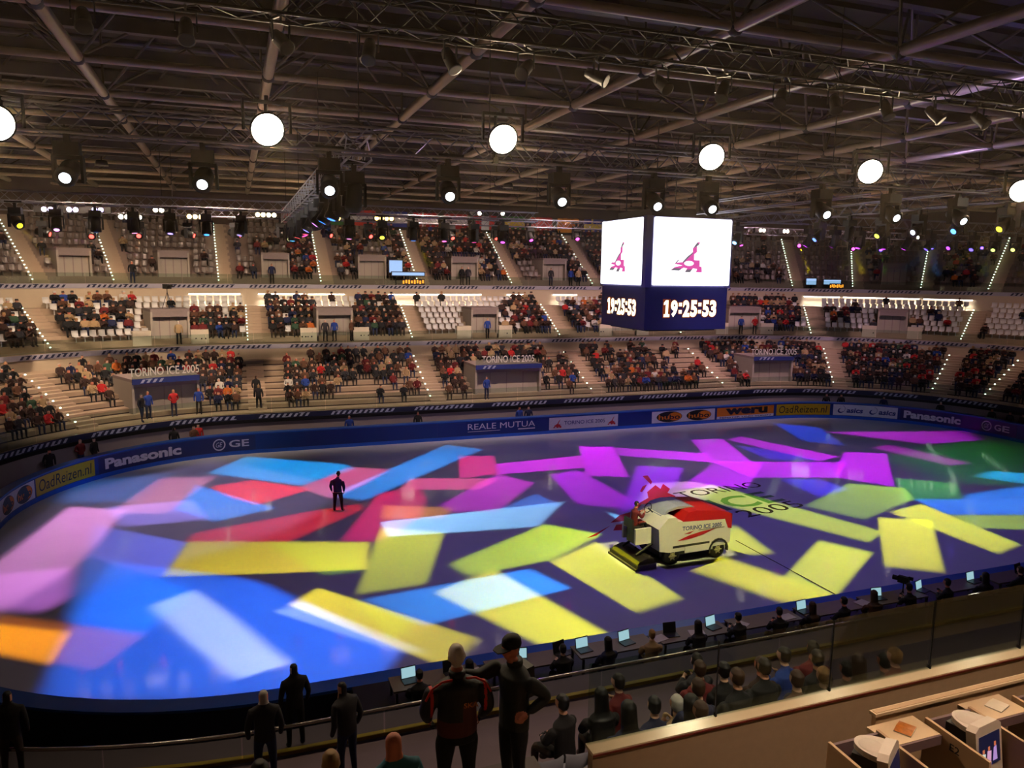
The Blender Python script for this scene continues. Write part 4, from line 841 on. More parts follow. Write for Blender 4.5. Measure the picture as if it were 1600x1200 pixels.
# six round floodlights facing the viewer
mb = MB(); mb.lathe([(.05, .4), (.18, .36), (.29, .15), (.33, 0), (.33, -.03), (.3, -.03)], 24); fl_h = mb.mesh('housing', fix_m)
mb = MB(); mb.lathe([(.005, -.035), (.298, -.03), (.298, 0), (.005, 0)], 28); fl_l = mb.mesh('lens', glow('floodlight_glow', (255, 244, 226), 14.0))
mb = MB(); mb.box((0, 0, .5), (.9, .08, .06)); [mb.box((s * .44, 0, .24), (.04, .08, .56)) for s in (-1, 1)]; mb.tube((0, 0, .5), (0, 0, .62), .04, 6); fl_b = mb.mesh('bracket', fix_m)
for k, (x, z) in enumerate(zip((-24.0, -19.53, -14.75, -9.52, -4.67, .9), (13.5, 13.72, 13.88, 13.84, 13.78, 13.56))):
    loc = Vector((x, -16.75, z)); r = thing('floodlight', 'blazing round floodlight, %s from the left of six on the near truss' % ordn[k], 'floodlight', loc, 0, 'six floodlights of the near truss')
    d = (CAM + Vector((2 + k * 1.5, 0, -4)) - loc).normalized(); q = d.to_track_quat('-Z', 'Y').to_euler()
    place('housing', fl_h, r, None, q); place('lens', fl_l, r, None, q); place('bracket', fl_b, r, None, (0, 0, math.atan2(d.y, d.x) + math.pi / 2))
    mb = MB(); mb.tube((0, 0, .6), (0, .5, .6), .03, 6); mb.tube((0, .5, .64), (0, .5, 13.46 - z), .035, 6); mb.box((0, .5, 13.5 - z), (.12, .12, .12)); mb.build('outrigger', fix_m, r)
    spot('floodlight_beam', loc + d * .1, loc + d, 600, (1, .74, .45), 160, .6, .25)

# blinders on the far truss: bars of bright lamps
mb = MB(); mb.box((0, 0, 0), (1.3, .2, .34)); bl_b = mb.mesh('housing', fix_m)
mb = MB(); mb.lathe([(.005, -.12), (.13, -.115), (.13, -.1), (.005, -.1)], 12, 0, Matrix.Rotation(-math.pi / 2, 4, 'X')); bl_l = mb.mesh('lamp', glow('blinder_glow', (255, 240, 214), 9.0))
BL = [(-29.6, 14.17, 2, (225, 205, 255)), (-28.4, 14.2, 2, (225, 205, 255)), (-27.17, 14.24, 2, (190, 170, 255)), (-25.57, 13.91, 4, None), (-24.1, 14.35, 2, None), (-22.04, 14.05, 4, (255, 214, 140)), (-18.3, 14.3, 4, (255, 226, 170)),
      (-14.54, 14.25, 4, (255, 204, 110)), (-11.26, 14.35, 4, (255, 206, 115)), (-5.0, 14.9, 1, None), (-3.4, 14.95, 1, None), (17.4, 14.5, 2, None), (19.6, 14.5, 2, None), (25.5, 14.2, 1, None), (33, 14.4, 1, None)]
for k, (x, z, n, c) in enumerate(BL):
    r = thing('blinder_light', 'bar of %d bright lamps, %s from the left in front of the far truss' % (n, (num)[k]), 'stage light', (x, 15.6, z), 0, 'bright lamp bars of the far truss')
    place('housing', bl_b, r)
    for i in range(n):
        place('lamp', bl_l, r, ((i - (n - 1) / 2) * .31, 0, 0), None, [lens_mat(c, 9.0)] if c else None)
    mb = MB(); mb.tube((0, 0, .1), (0, .4, .25), .03, 5); mb.build('bracket', fix_m, r)

# dark par cans on the nearest truss, their backs to the viewer
mb = MB(); mb.lathe([(.04, .36), (.13, .32), (.17, .1), (.17, -.25), (.2, -.3), (.2, -.34), (.16, -.34)], 14); pc_c = mb.mesh('can', fix_m)
mb = MB(); mb.box((0, 0, .42), (.5, .05, .04)); [mb.box((s * .24, 0, .2), (.03, .05, .46)) for s in (-1, 1)]; mb.tube((0, 0, .42), (0, 0, .6), .03, 6); mb.box((0, 0, .6), (.05, .84, .06)); pc_b = mb.mesh('bracket', fix_m)
mb = MB(); mb.lathe([(.005, -.335), (.15, -.332), (.15, -.32), (.005, -.32)], 12); pc_l = mb.mesh('lens', mat('par_lens_glass', (90, 86, 110), .1, spec=.8))
for k in range(22):
    x = -25.05 + k * 1.42; r = thing('par_can', 'dark par can, %s from the left on the nearest truss' % num[k], 'stage light', (x, -19, 14.74), 0, 'par cans of the nearest truss'); r.scale = (.66, .66, .66)
    e = (-rnd.uniform(.5, 1.1), 0, rnd.uniform(-.9, .9)); place('can', pc_c, r, None, e); place('lens', pc_l, r, None, e); place('bracket', pc_b, r, None, (0, 0, e[2]))

# housings added in the roof for the stand fill beams above
mb = MB(); mb.lathe([(.3, .35), (.34, .3), (.42, .02), (.40, .02), (.3, .06)], 14); mb.tube((0, 0, .3), (0, 0, .6), .04, 6); hd_h = mb.mesh('shade', fix_m)
mb = MB(); mb.lathe([(.005, .1), (.3, .1), (.3, .12), (.005, .12)], 12); hd_l = mb.mesh('lamp', glow('added_downlight_glow', (255, 225, 190), 6.0))
for k, (a, b, w, c) in enumerate(FILL_LAMPS):
    r = thing('added_downlight', 'small added roof downlight, %s of those above the terraces' % num[k], 'downlight', a, 0, 'added downlights above the terraces'); place('shade', hd_h, r); place('lamp', hd_l, r)

# lamp strips added under the upper parapet to blow out the top seat rows
strip_m = glow('added_strip_glow', (255, 250, 238), 12.0)
for k, (a, b) in enumerate(((-21.9, -19.6), (-18.4, -14.6), (-14.4, -11.4), (-7.6, -5.2), (-4.8, .9), (3.4, 5.2), (8, 10.5), (28.4, 30.4), (30.6, 34.6), (34.8, 37.2))):
    r = thing('added_strip_lamp', '%s bright added strip lamp from the left under the upper parapet' % ordn[k], 'lamp', group='added strip lamps under the upper parapet')
    mb = MB(); arcbox(mb, a, b, 18.38, 18.44, 9.06, 9.12); mb.build('tube', strip_m, r)
    mb = MB(); arcbox(mb, a, b, 18.36, 18.598, 9.12, 9.2); mb.build('housing', offwhite, r)
    pm, nm = pt((a + b) / 2, 18.3); q0, q1 = pt(a, 18.3)[0], pt(b, 18.3)[0]
    L = bpy.data.lights.new('added_strip_light', 'AREA'); L.shape = 'RECTANGLE'; L.size = (q1 - q0).length; L.size_y = .06; L.energy = 34 * L.size; L.color = (1, .95, .85); L.spread = math.radians(105)
    o = bpy.data.objects.new('added_strip_light', L); C.objects.link(o); o.location = (pm.x, pm.y, 9.04); o.rotation_euler = frame((0, 0, 0), q1 - q0, (nm * .98 + Vector((0, 0, -.2)))).to_euler()
    if (o.rotation_euler.to_matrix() @ Vector((0, 0, -1))).dot(-nm) < 0: o.rotation_euler = frame((0, 0, 0), q0 - q1, (nm * .98 + Vector((0, 0, -.2)))).to_euler()

# flags under the far end of the roof
FL = [((200, 40, 40), (230, 230, 225), 'v'), ((40, 120, 60), (225, 220, 215), 'h'), ((220, 60, 50), (235, 235, 230), 'h'), ((40, 60, 150), (225, 225, 225), 'h'), ((205, 40, 50), (235, 230, 230), 'x'), ((190, 40, 45), (230, 225, 220), 'h'), ((215, 50, 50), (235, 235, 235), 'v'),
      ((60, 130, 60), (215, 190, 60), 'h'), ((200, 50, 50), (210, 60, 60), 'v'), ((235, 150, 40), (210, 110, 30), 'h'), ((50, 70, 160), (220, 200, 60), 'x'), ((205, 45, 45), (235, 230, 225), 'h')]
for k, (a, b, st) in enumerate(FL):
    x = -14.5 + 3.1 * k; ma = mat('flag_cloth_%d' % k, a, .8); mbb = mat('flag_cloth_pale_%d' % k, b, .8)
    r = thing('flag', '%s flag from the left in the row hanging under the far roof edge' % ordn[k], 'flag', (x, 42.2, 16.9), 0, 'flags under the far roof edge')
    mb = MB(); n = 12; W, Hh = 2.5, 1.5; V = []; F = []; 
    for i in range(n + 1):
        for j in range(7): V.append((W * (i / n - .5), .06 * math.sin(i * 1.1 + j * .3), -Hh * j / 6))
    o_ = []
    for i in range(n):
        for j in range(6):
            pale = (4 <= i < 8) if st == 'v' else (2 <= j < 4) if st == 'h' else (abs(i - 4) < 1 or abs(j - 2.5) < 1)
            mb.f.append((i * 7 + j, i * 7 + j + 1, (i + 1) * 7 + j + 1, (i + 1) * 7 + j)); mb.m.append(1 if pale else 0); mb.s.append(True)
    mb.v = V; mb.build('cloth', [ma, mbb], r)
    mb = MB(); mb.tube((-W / 2, 0, 0), (W / 2, 0, 0), .03, 6); mb.build('rod', darkpaint, r)

# ---------------------------------------------------------------- people
SKIN = [mat('skin_warm', (205, 150, 120), .55), mat('skin_pale', (222, 176, 150), .55), mat('skin_ruddy', (212, 130, 105), .55)]
HAIR = [mat('hair_dark', (26, 20, 18), .6), mat('hair_brown', (66, 42, 28), .6), mat('hair_fair', (160, 122, 74), .6), mat('hair_grey', (190, 184, 176), .6), mat('hair_black', (14, 12, 13), .5)]
TOPC = {'black': (24, 22, 24), 'dark brown': (58, 36, 28), 'charcoal': (46, 44, 50), 'dark red': (110, 28, 30), 'red': (190, 36, 36), 'blue': (36, 66, 150), 'navy': (26, 32, 70), 'beige': (176, 146, 108), 'orange': (200, 104, 36), 'white': (214, 206, 196), 'brown': (96, 62, 42), 'green': (50, 78, 56)}
TOP = {k: mat('coat_' + k.replace(' ', '_'), v, .8) for k, v in TOPC.items()}
TOPW = ['black'] * 9 + ['dark brown'] * 9 + ['charcoal'] * 6 + ['dark red'] * 5 + ['red'] * 2 + ['blue'] + ['navy'] * 3 + ['beige'] * 4 + ['orange'] + ['white'] + ['brown'] * 7 + ['black'] * 4 + ['dark brown'] * 4 + ['green']
TROU = [mat('trousers_black', (18, 17, 20), .8), mat('trousers_denim', (36, 44, 76), .8), mat('trousers_brown', (52, 40, 34), .8)]

def skin_object(chains, sub=1, root=0):
    """chains: list of node lists [(pos, rx, ry)], nodes with equal positions are shared; grown with the Skin modifier"""
    vs = []; es = []; rad = []; idx = {}
    for ch in chains:
        prev = None
        for p, r in ch:
            key = tuple(round(c, 4) for c in p)
            if key not in idx: idx[key] = len(vs); vs.append(p); rad.append(r if isinstance(r, tuple) else (r, r))
            i = idx[key]
            if prev is not None: es.append((prev, i))
            prev = i
    me = bpy.data.meshes.new('figure'); me.from_pydata(vs, es, []); me.update()
    o = bpy.data.objects.new('figure', me); C.objects.link(o)
    o.modifiers.new('skin', 'SKIN'); 
    sv = me.skin_vertices[0].data if me.skin_vertices else None
    if sv is None:
        bpy.context.view_layer.objects.active = o; bpy.ops.object.mode_set(mode='OBJECT'); sv = me.skin_vertices[0].data
    for i, r in enumerate(rad): sv[i].radius = r; sv[i].use_root = (i == root)
    o.modifiers['skin'].use_smooth_shade = True
    if sub: m = o.modifiers.new('sub', 'SUBSURF'); m.levels = sub; m.render_levels = sub
    dg = bpy.context.evaluated_depsgraph_get(); out = bpy.data.meshes.new_from_object(o.evaluated_get(dg))
    bpy.data.objects.remove(o); bpy.data.meshes.remove(me)
    return out
def V3(*a): return tuple(a)

def seated(lean=0., arms=0, turn=0.):
    # origin: seat surface under the pelvis, facing -y
    pel = (0, 0, .10); sp = (0, -.02 - lean * .3, .30); ch = (0, -.04 - lean * .8, .48); nk = (0, -.05 - lean, .62); hd = (turn, -.08 - lean, .74); top = (turn, -.07 - lean, .86)
    c = [[(pel, (.17, .13)), (sp, (.16, .12)), (ch, (.19, .125)), (nk, .06), (hd, .092), (top, .075)]]
    for s in (-1, 1):
        kn = (s * .13, -.44, .10); an = (s * .13, -.44, -.34); to = (s * .13, -.58, -.38)
        c.append([(pel, (.17, .13)), ((s * .11, -.12, .10), .10), (kn, .07), (an, .045), (to, .04)])
        sh = (s * .20, -.04 - lean * .8, .52)
        if arms == 0: el = (s * .27, -.14 - lean, .28); ha = (s * .10, -.34, .20)
        elif arms == 1: el = (s * .26, -.18 - lean, .30); ha = (s * .05, -.26 - lean, .46)
        else: el = (s * .28, -.04, .27); ha = (s * .18, -.34, .17)
        c.append([(ch, (.19, .125)), (sh, .075), (el, .055), (ha, .045)])
    return c
def standing(stride=0., arms=0, lean=0.):
    pel = (0, 0, .92); sp = (0, 0, 1.12); ch = (0, -lean * .5, 1.32); nk = (0, -lean, 1.48); hd = (0, -.02 - lean, 1.60); top = (0, -.01 - lean, 1.73)
    c = [[(pel, (.16, .12)), (sp, (.155, .115)), (ch, (.185, .12)), (nk, .06), (hd, .09), (top, .075)]]
    for s in (-1, 1):
        c.append([(pel, (.16, .12)), ((s * .10, 0, .86), .095), ((s * .12, -.02 + s * stride * .5, .48), .065), ((s * .13, .02 + s * stride, .07), .045), ((s * .14, -.13 + s * stride, .04), .04)])
        sh = (s * .20, -lean * .5, 1.38)
        if arms == 0: el = (s * .27, .03, 1.10); ha = (s * .25, -.08, .86)
        elif arms == 1: el = (s * .29, .06, 1.12); ha = (s * .12, -.12, 1.02)
        else: el = (s * .27, -.08, 1.12); ha = (s * .12, -.26, 1.22)
        c.append([(ch, (.185, .12)), (sh, .075), (el, .052), (ha, .042)])
    return c
def zone_mesh(me, st, name):
    """material slots: 0 skin, 1 hair, 2 coat, 3 trousers"""
    nk = 1.50 if st else .64
    for k in range(4): me.materials.append(SKIN[0])
    tip = max(v.co.z for v in me.vertices)
    hy = sum(v.co.y for v in me.vertices if v.co.z > tip - .12) / max(1, sum(1 for v in me.vertices if v.co.z > tip - .12))
    for p in me.polygons:
        c = p.center
        if c.z > nk: s = 1 if (c.z > tip - .07 or c.y > hy + .025) else 0
        elif st: s = 3 if c.z < .86 else 2
        else: s = 3 if (c.z < .12 and (c.y < -.14 or c.z < .02)) or (c.y < -.36 and c.z < .18) else 2
        p.material_index = s; p.use_smooth = True
    me.name = name; return me
SEAT_ME = [zone_mesh(skin_object(seated(*a)), False, 'seated_figure') for a in ((0, 0), (.08, 0), (.16, 1), (0, 2), (.04, 1, .03), (-.02, 0, -.04))]
STAND_ME = [zone_mesh(skin_object(standing(*a)), True, 'standing_figure') for a in ((0, 0), (.1, 0), (0, 1), (.05, 2), (0, 0, .1))]
SEAT_LO = [zone_mesh(skin_object(seated(*a), 0), False, 'seated_figure_small') for a in ((0, 0), (.1, 1))]

def person(me, loc, rz, coat, label, group=None, hair=None, skin=None, trou=None, scale=1.0):
    o = place('person', me, None, loc, (0, 0, rz), [skin or rnd.choice(SKIN), hair or rnd.choice(HAIR), TOP[coat] if isinstance(coat, str) else coat, trou or rnd.choice(TROU)])
    o.scale = (scale,) * 3
    return tag(o, label, 'person', group)

def unrun(runs): return [q // 1000 for q in runs for _ in range(q % 1000)]      # 0 nothing, 1 empty seat, 2 taken, 3 out of sight
def seats(d, pitch=.56):
    t = -44.; r = []
    while t < 48: r.append(t); t += pitch / dsdt(t, d)
    return r
tier_name = {'low': 'lower', 'mid': 'middle', 'up': 'upper'}
cand = []; empties = []
for tier in ('low', 'mid', 'up'):
    n, d0, tr, z0, rs = PR[tier_name[tier]]
    sts = ST[tier_name[tier]]
    for i in range(n):
        row = unrun(OCC[tier][i]); d = d0 + tr * (i + .55); cnt = {}
        for t, ch in zip(seats(d), row):
            blk = sum(1 for q in sts if q < t)
            cnt[blk] = cnt.get(blk, 0) + 1
            if ch in (1, 2):
                p, nn = pt(t, d); item = (tier, i, blk, cnt[blk], Vector((p.x, p.y, z0 + rs * (i + 1))), math.atan2(nn.y, nn.x) - math.pi / 2)
                if ch == 2: cand.append(item)
                elif tier != 'low': empties.append(item)
cand.sort(key=lambda c: (c[4] - CAM).length)
rest = []
SEAT_H = {'low': .06, 'mid': .34, 'up': .34}
def nth(k): return num[k - 1] if 1 <= k <= len(num) else str(k) + 'th'
blkname = {'low': ['left of first lower stairway'] + ['between %s and %s lower stairways' % (ordn[k], ordn[k + 1]) for k in range(7)] + ['right of last lower stairway']}
pr_ = random.Random(3)
for q, (tier, i, blk, k, p, rz) in enumerate(cand):
    p = p + Vector((0, 0, SEAT_H[tier] if tier != 'low' else .30))
    if tier == 'low':
        p.z -= .20
    if q < 262 and tier == 'low':
        coat = pr_.choice(TOPW)
        person(pr_.choice(SEAT_ME), p, rz + pr_.uniform(-.25, .25), coat, 'person in %s seated in row %s, seat %d, %s' % (coat, ordn[i], k, blkname['low'][blk]), 'spectators on the lower terrace')
    else: rest.append((p, rz, pr_.randrange(2)))
# everyone further off: one mass of spectators
def mass(name, items, protos, palettes, label, cat):
    """one mesh of many figures; palettes maps prototype slots to lists of materials"""
    mats = []; base = []
    for pal in palettes: base.append(len(mats)); mats += pal
    VS = []; FS = []; MI = []; off = 0
    arrs = []
    for me in protos:
        co = np.empty(len(me.vertices) * 3); me.vertices.foreach_get('co', co); arrs.append((co.reshape(-1, 3), [tuple(p.vertices) for p in me.polygons], [p.material_index for p in me.polygons]))
    r_ = random.Random(9)
    for p, rz, k in items:
        co, fs, mi = arrs[k % len(arrs)]; rz += r_.uniform(-.3, .3); c, s = math.cos(rz), math.sin(rz); f = r_.uniform(.94, 1.06)
        X = np.stack([co[:, 0] * c - co[:, 1] * s, co[:, 0] * s + co[:, 1] * c, co[:, 2]], 1) * f + np.array(p)
        VS.append(X); pick = [base[j] + r_.randrange(len(palettes[j])) for j in range(len(palettes))]
        FS += [tuple(i + off for i in f_) for f_ in fs]; MI += [pick[m] for m in mi]; off += len(co)
    me = bpy.data.meshes.new(name); me.from_pydata(np.concatenate(VS).tolist(), [], FS); me.update()
    for m in mats: me.materials.append(m)
    me.polygons.foreach_set('material_index', MI)
    o = bpy.data.objects.new(name, me); C.objects.link(o); tag(o, label, cat, kind='stuff'); return o
if rest:
    mass('crowd', rest, SEAT_LO, [SKIN, HAIR, [TOP[k] for k in TOPW], TROU], 'seated crowd filling the middle and upper terraces across the ice', 'crowd')

# seats: pale shells on the middle terrace, duller ones above
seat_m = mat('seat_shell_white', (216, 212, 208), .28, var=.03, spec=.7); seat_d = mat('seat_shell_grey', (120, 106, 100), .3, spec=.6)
def seat_mesh(m, name):
    mb = MB(); prof = [(-.40, .36), (-.36, .40), (-.08, .36), (.0, .40), (.05, .60), (.07, .78), (.05, .80)]
    vs = []; fs = []
    for y, z in prof:
        for x in (-.21, -.1, .1, .21): vs.append((x, y + (.03 if abs(x) < .2 else -.02), z + (.03 if abs(x) > .2 and z < .5 else 0)))
    for i in range(len(prof) - 1):
        for k in range(3): a = i * 4 + k; fs.append((a, a + 1, a + 5, a + 4))
    mb.add(vs, fs, 0, True); mb.box((0, -.15, .18), (.06, .06, .36)); return mb.mesh(name, m)
seat_me = seat_mesh(seat_m, 'seat'); seat_me2 = seat_mesh(seat_d, 'seat')
mids = [e for e in empties if e[0] == 'mid']; ups = [e for e in empties if e[0] == 'up']
mids.sort(key=lambda e: (e[4] - CAM).length)
mb_n = ['left of the first middle stairway'] + ['between the %s and %s middle stairways' % (ordn[k], ordn[k + 1]) for k in range(6)] + ['right of the last middle stairway']
for q, (tier, i, blk, k, p, rz) in enumerate(mids[:300]):
    o = place('stadium_seat', seat_me, None, p + Vector((0, 0, 0)), (0, 0, rz)); tag(o, 'empty white seat %d in row %s %s' % (k, ordn[i], mb_n[blk]), 'seat', 'empty seats of the middle terrace')
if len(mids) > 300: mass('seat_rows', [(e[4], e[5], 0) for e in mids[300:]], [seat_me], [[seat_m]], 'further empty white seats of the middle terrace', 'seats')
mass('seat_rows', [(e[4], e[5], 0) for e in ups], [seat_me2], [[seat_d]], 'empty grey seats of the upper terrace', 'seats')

# people standing about across the ice
def stand_at(t, d, z, coat, label, me=0, turn=0., sc=1.0):
    p, nn = pt(t, d); return person(STAND_ME[me], (p.x, p.y, z), math.atan2(nn.y, nn.x) - math.pi / 2 + turn, coat, label, scale=sc)
for t, d, z, coat, label, me, turn in (
    (-27.4, 3.5, 1.9, 'black', 'person in black standing at the lower glass, left of the first show-sign entrance', 1, .6),
    (-26.6, 4.3, 1.9, 'blue', 'person in a blue jacket standing at the left side of the first lower entrance', 0, .2),
    (-24.9, 4.2, 1.9, 'red', 'person in a red top standing in the middle of the first lower entrance', 2, 0),
    (-23.2, 4.1, 1.9, 'blue', 'person in a blue jacket standing right of the first lower entrance', 0, -.4),
    (-19.0, 4.2, 1.9, 'black', 'person in black standing at the foot of the second lower stairway', 0, 3.0),
    (-19.1, 5.6, 2.3, 'black', 'person in black climbing the second lower stairway', 1, 2.8),
    (-3.2, 4.2, 1.9, 'blue', 'person in blue standing by the second lower entrance', 0, .3),
    (-22.9, 12.7, 5.6, 'beige', 'person in a yellowish jacket standing in the first middle entrance from the left', 0, 2.8),
    (-13.7, 12.6, 5.6, 'charcoal', 'person in dark clothes standing left in the second middle entrance', 0, .1),
    (-13.0, 12.6, 5.6, 'blue', 'person in blue standing in the second middle entrance', 0, -.5),
    (-11.7, 12.5, 5.6, 'brown', 'person in brown standing at the right edge of the second middle entrance', 0, .9),
    (-.4, 12.6, 5.6, 'blue', 'person in blue walking out of the third middle entrance', 1, 0),
    (23.3, 12.6, 5.6, 'blue', 'person in blue standing right of the video cube on the middle terrace', 0, 0),
    (24.3, 12.6, 5.6, 'red', 'person in a red jacket standing right of the video cube on the middle terrace', 2, 0),
    (-17.2, 19.8, 9.9, 'navy', 'person in navy standing before the third upper entrance', 0, 0),
    (-.5, 19.9, 9.9, 'black', 'person in black standing before the fifth upper entrance, left of a pair', 0, .3),
    (.1, 19.9, 9.9, 'charcoal', 'person in charcoal standing before the fifth upper entrance, right of a pair', 0, -.3),
    (8.4, 19.9, 9.9, 'charcoal', 'person in charcoal standing before the sixth upper entrance', 0, 0),
    (10.5, 19.9, 9.9, 'blue', 'person in blue standing right of the sixth upper entrance', 0, 0),
    (11.3, 19.9, 9.9, 'beige', 'person in beige standing furthest right of the sixth upper entrance', 0, 0),
    (-24.1, 19.8, 9.9, 'black', 'person in black standing by the second upper stairway', 0, 0),
    (-8.9, 1.7, 0, 'black', 'person in black standing in the pit behind the blue barrier', 0, 0),
    (-13.5, 1.6, -.35, 'blue', 'person in blue half hidden behind the long blank blue barrier', 0, 0),
    (-25.9, 1.7, 0, 'black', 'person in black standing behind the left maker-name advert', 0, 2.6),
    (-24.4, 1.5, 0, 'brown', 'person in brown with a camera behind the left monogram advert', 3, .2),
    (-23.9, 1.9, 0, 'red', 'person in red standing behind the left monogram advert', 0, 0),
    (-32.2, 1.8, .1, 'black', 'person in black standing behind the yellow advert at the left bend', 0, .3),
    (-33.0, 2.1, .1, 'dark red', 'person in dark red standing behind the yellow advert at the left bend', 2, 0),
    (-36.6, 1.3, .2, 'black', 'person in black bending over a camera behind the left yellow advert', 4, -.5),
    (-1.6, 1.6, -.2, 'blue', 'person in blue, left of two crouching behind the serif-name advert', 0, .2),
    (-.9, 1.6, -.2, 'navy', 'person in navy, right of two crouching behind the serif-name advert', 0, -.2),
    (27.0, 1.6, -.1, 'black', 'person in black behind the left end of the swirl advert', 0, 0),
    (28.6, 1.6, 0, 'black', 'taller person in black behind the swirl advert', 0, 0),
    (33.0, 1.6, -.3, 'navy', 'person in navy behind the right end of the swirl advert', 0, 0),
    (38.6, 1.6, 0, 'black', 'person in black behind the right maker-name advert', 3, 0),
    (43.6, 1.6, -.1, 'charcoal', 'person in charcoal behind the right monogram advert', 0, 0),
    (45.4, 1.6, -.1, 'black', 'person in black behind the right monogram advert, left of a pair', 0, 0),
    (46.6, 1.6, -.1, 'dark brown', 'person in dark brown behind the right monogram advert, right of a pair', 0, 0)):
    stand_at(t, d, max(z, 0), coat, label, me, turn)

# ---------------------------------------------------------------- fully modelled people: ice marshal, driver, two men at the front
def fuse(meshes, voxel, name, mats, zone, smooth=2):
    """joins the grown pieces into one continuous body"""
    vs = []; fs = []
    for me in meshes:
        o = len(vs); vs += [tuple(v.co) for v in me.vertices]; fs += [tuple(i + o for i in p.vertices) for p in me.polygons]
    me = bpy.data.meshes.new(name); me.from_pydata(vs, [], fs); me.update()
    bm = bmesh.new(); bm.from_mesh(me); bmesh.ops.recalc_face_normals(bm, faces=bm.faces); bm.to_mesh(me); bm.free()
    o = bpy.data.objects.new(name, me); C.objects.link(o)
    m = o.modifiers.new('remesh', 'REMESH'); m.mode = 'VOXEL'; m.voxel_size = voxel
    s = o.modifiers.new('smooth', 'SMOOTH'); s.iterations = smooth; s.factor = .5
    dg = bpy.context.evaluated_depsgraph_get(); out = bpy.data.meshes.new_from_object(o.evaluated_get(dg))
    bpy.data.objects.remove(o)
    for k in mats: out.materials.append(k)
    for p in out.polygons: p.material_index = zone(p.center); p.use_smooth = True
    return out
def head_mesh(c, yaw, s=1.0):
    """skull with brow, nose, lips, chin and ears; faces -y before turning by yaw"""
    mb = MB(); n, m = 20, 16; vs = []
    for i in range(m + 1):
        th = math.pi * i / m; z = math.cos(th); r = max(0., math.sin(th)) ** (.72 if z > 0 else 1)
        for k in range(n):
            a = 2 * math.pi * k / n; x, y = r * math.sin(a), -r * math.cos(a)
            w = .078 if z > -.2 else .078 * (1 + .55 * (z + .2)); dpt = .10 if z > 0 else .10 * (1 + .25 * z)
            px, py, pz = x * w, y * dpt, z * .122
            f = max(0, -y) ** 6 * math.exp(-(x / .28) ** 2)
            py -= .022 * f * math.exp(-((z + .10) / .16) ** 2)
            py -= .010 * f * math.exp(-((z + .46) / .07) ** 2) + .012 * max(0, -y) ** 3 * math.exp(-((z + .75) / .15) ** 2) + .006 * max(0, -y) ** 3 * math.exp(-((z - .22) / .08) ** 2)
            e = max(0, -y) ** 3 * math.exp(-((abs(x) - .42) / .16) ** 2) * math.exp(-((z - .06) / .1) ** 2); py += .009 * e
            vs.append((px, py, pz))
    fs = [(i * n + k, (i + 1) * n + k, (i + 1) * n + (k + 1) % n, i * n + (k + 1) % n) for i in range(m) for k in range(n)]
    mb.add(vs, fs)
    for sx in (-1, 1): mb.ball((sx * .08, .012, -.005), .03, 10, 0, (.45, .7, 1.1))
    me = mb.mesh('head', []) if False else None
    R = Matrix.Translation(Vector(c)) @ Matrix.Rotation(yaw, 4, 'Z') @ Matrix.Diagonal((s, s, s, 1))
    out = bpy.data.meshes.new('head'); out.from_pydata([tuple(R @ Vector(v)) for v in mb.v], [], mb.f); out.update(); return out
def hand_chains(w, dirv, palm, curl=.5, thumb_side=1):
    """five separate fingers rooted in a palm; w wrist, dirv finger direction, palm palm normal"""
    w = Vector(w); d = Vector(dirv).normalized(); p = Vector(palm).normalized(); s = d.cross(p).normalized() * thumb_side
    kn = w + d * .085
    chains = [[(tuple(w - d * .03), (.028, .022)), (tuple(w + d * .03), (.036, .017)), (tuple(kn - d * .01), (.038, .015))]]
    for k, L in zip((-1.5, -.5, .5, 1.5), (.062, .078, .084, .074)):
        b = kn + s * (k * .019) - d * .02; q = b + d * .03
        pts = [b, q]; ang = 0; cur = q
        for j in range(3):
            ang += curl * (.5 if j == 0 else .9); dd = (d * math.cos(ang) + p * math.sin(ang)); cur = cur + dd * L * (.45, .32, .25)[j]; pts.append(cur)
        chains.append([(tuple(x), .0095 - .0008 * j) for j, x in enumerate(pts)])
    b = w + d * .02 + s * .028; t1 = b + (d * .5 + s * .75 + p * .25).normalized() * .04; t2 = t1 + (d * .8 + s * .25 + p * .4).normalized() * .03; t3 = t2 + (d * .9 + p * .4).normalized() * .025
    chains.append([(tuple(w + d * .01 + s * .015), .014), (tuple(b), .013), (tuple(t1), .011), (tuple(t2), .0095), (tuple(t3), .008)])
    return chains
def loft(rings, n=20):
    """closed surface through elliptical rings (centre, half width, half depth)"""
    mb = MB(); vs = []
    for c, rx, ry in rings: vs += [(c[0] + rx * math.cos(2 * math.pi * k / n), c[1] + ry * math.sin(2 * math.pi * k / n), c[2]) for k in range(n)]
    fs = [(i * n + k, i * n + (k + 1) % n, (i + 1) * n + (k + 1) % n, (i + 1) * n + k) for i in range(len(rings) - 1) for k in range(n)]
    fs += [tuple(range(n - 1, -1, -1)), tuple(range((len(rings) - 1) * n, len(rings) * n))]
    me = bpy.data.meshes.new('trunk'); me.from_pydata(vs, [], fs); me.update(); return me
def body(J, bulk=1.0, sub=2, hem=.14):
    """trunk, legs and arms grown limb by limb; fuse() makes one surface of them"""
    b = bulk; dn = lambda p, dz: (p[0], p[1], p[2] + dz)
    out = [loft([(dn(J['pel'], -hem), .168 * b, .128 * b), (J['pel'], .172 * b, .13 * b), (J['sp'], .165 * b, .122 * b), (J['ch'], .192 * b, .132 * b), (dn(J['ch'], .07), .19 * b, .122 * b), (J['up'], .15 * b, .095 * b), (dn(J['up'], .045), .085, .075), (J['nk'], .062, .064), (J['hb'], .058, .062)])]
    for s in 'lr':
        out.append(skin_object([[(J['hip' + s], .115 * b), (J['kn' + s], .075), (J['an' + s], .056), (J['to' + s], .05)]], sub))
        out.append(skin_object([[(J['sh' + s], .088 * b), (J['el' + s], .066 * b), (J['wr' + s], .044)]], sub))
    return out
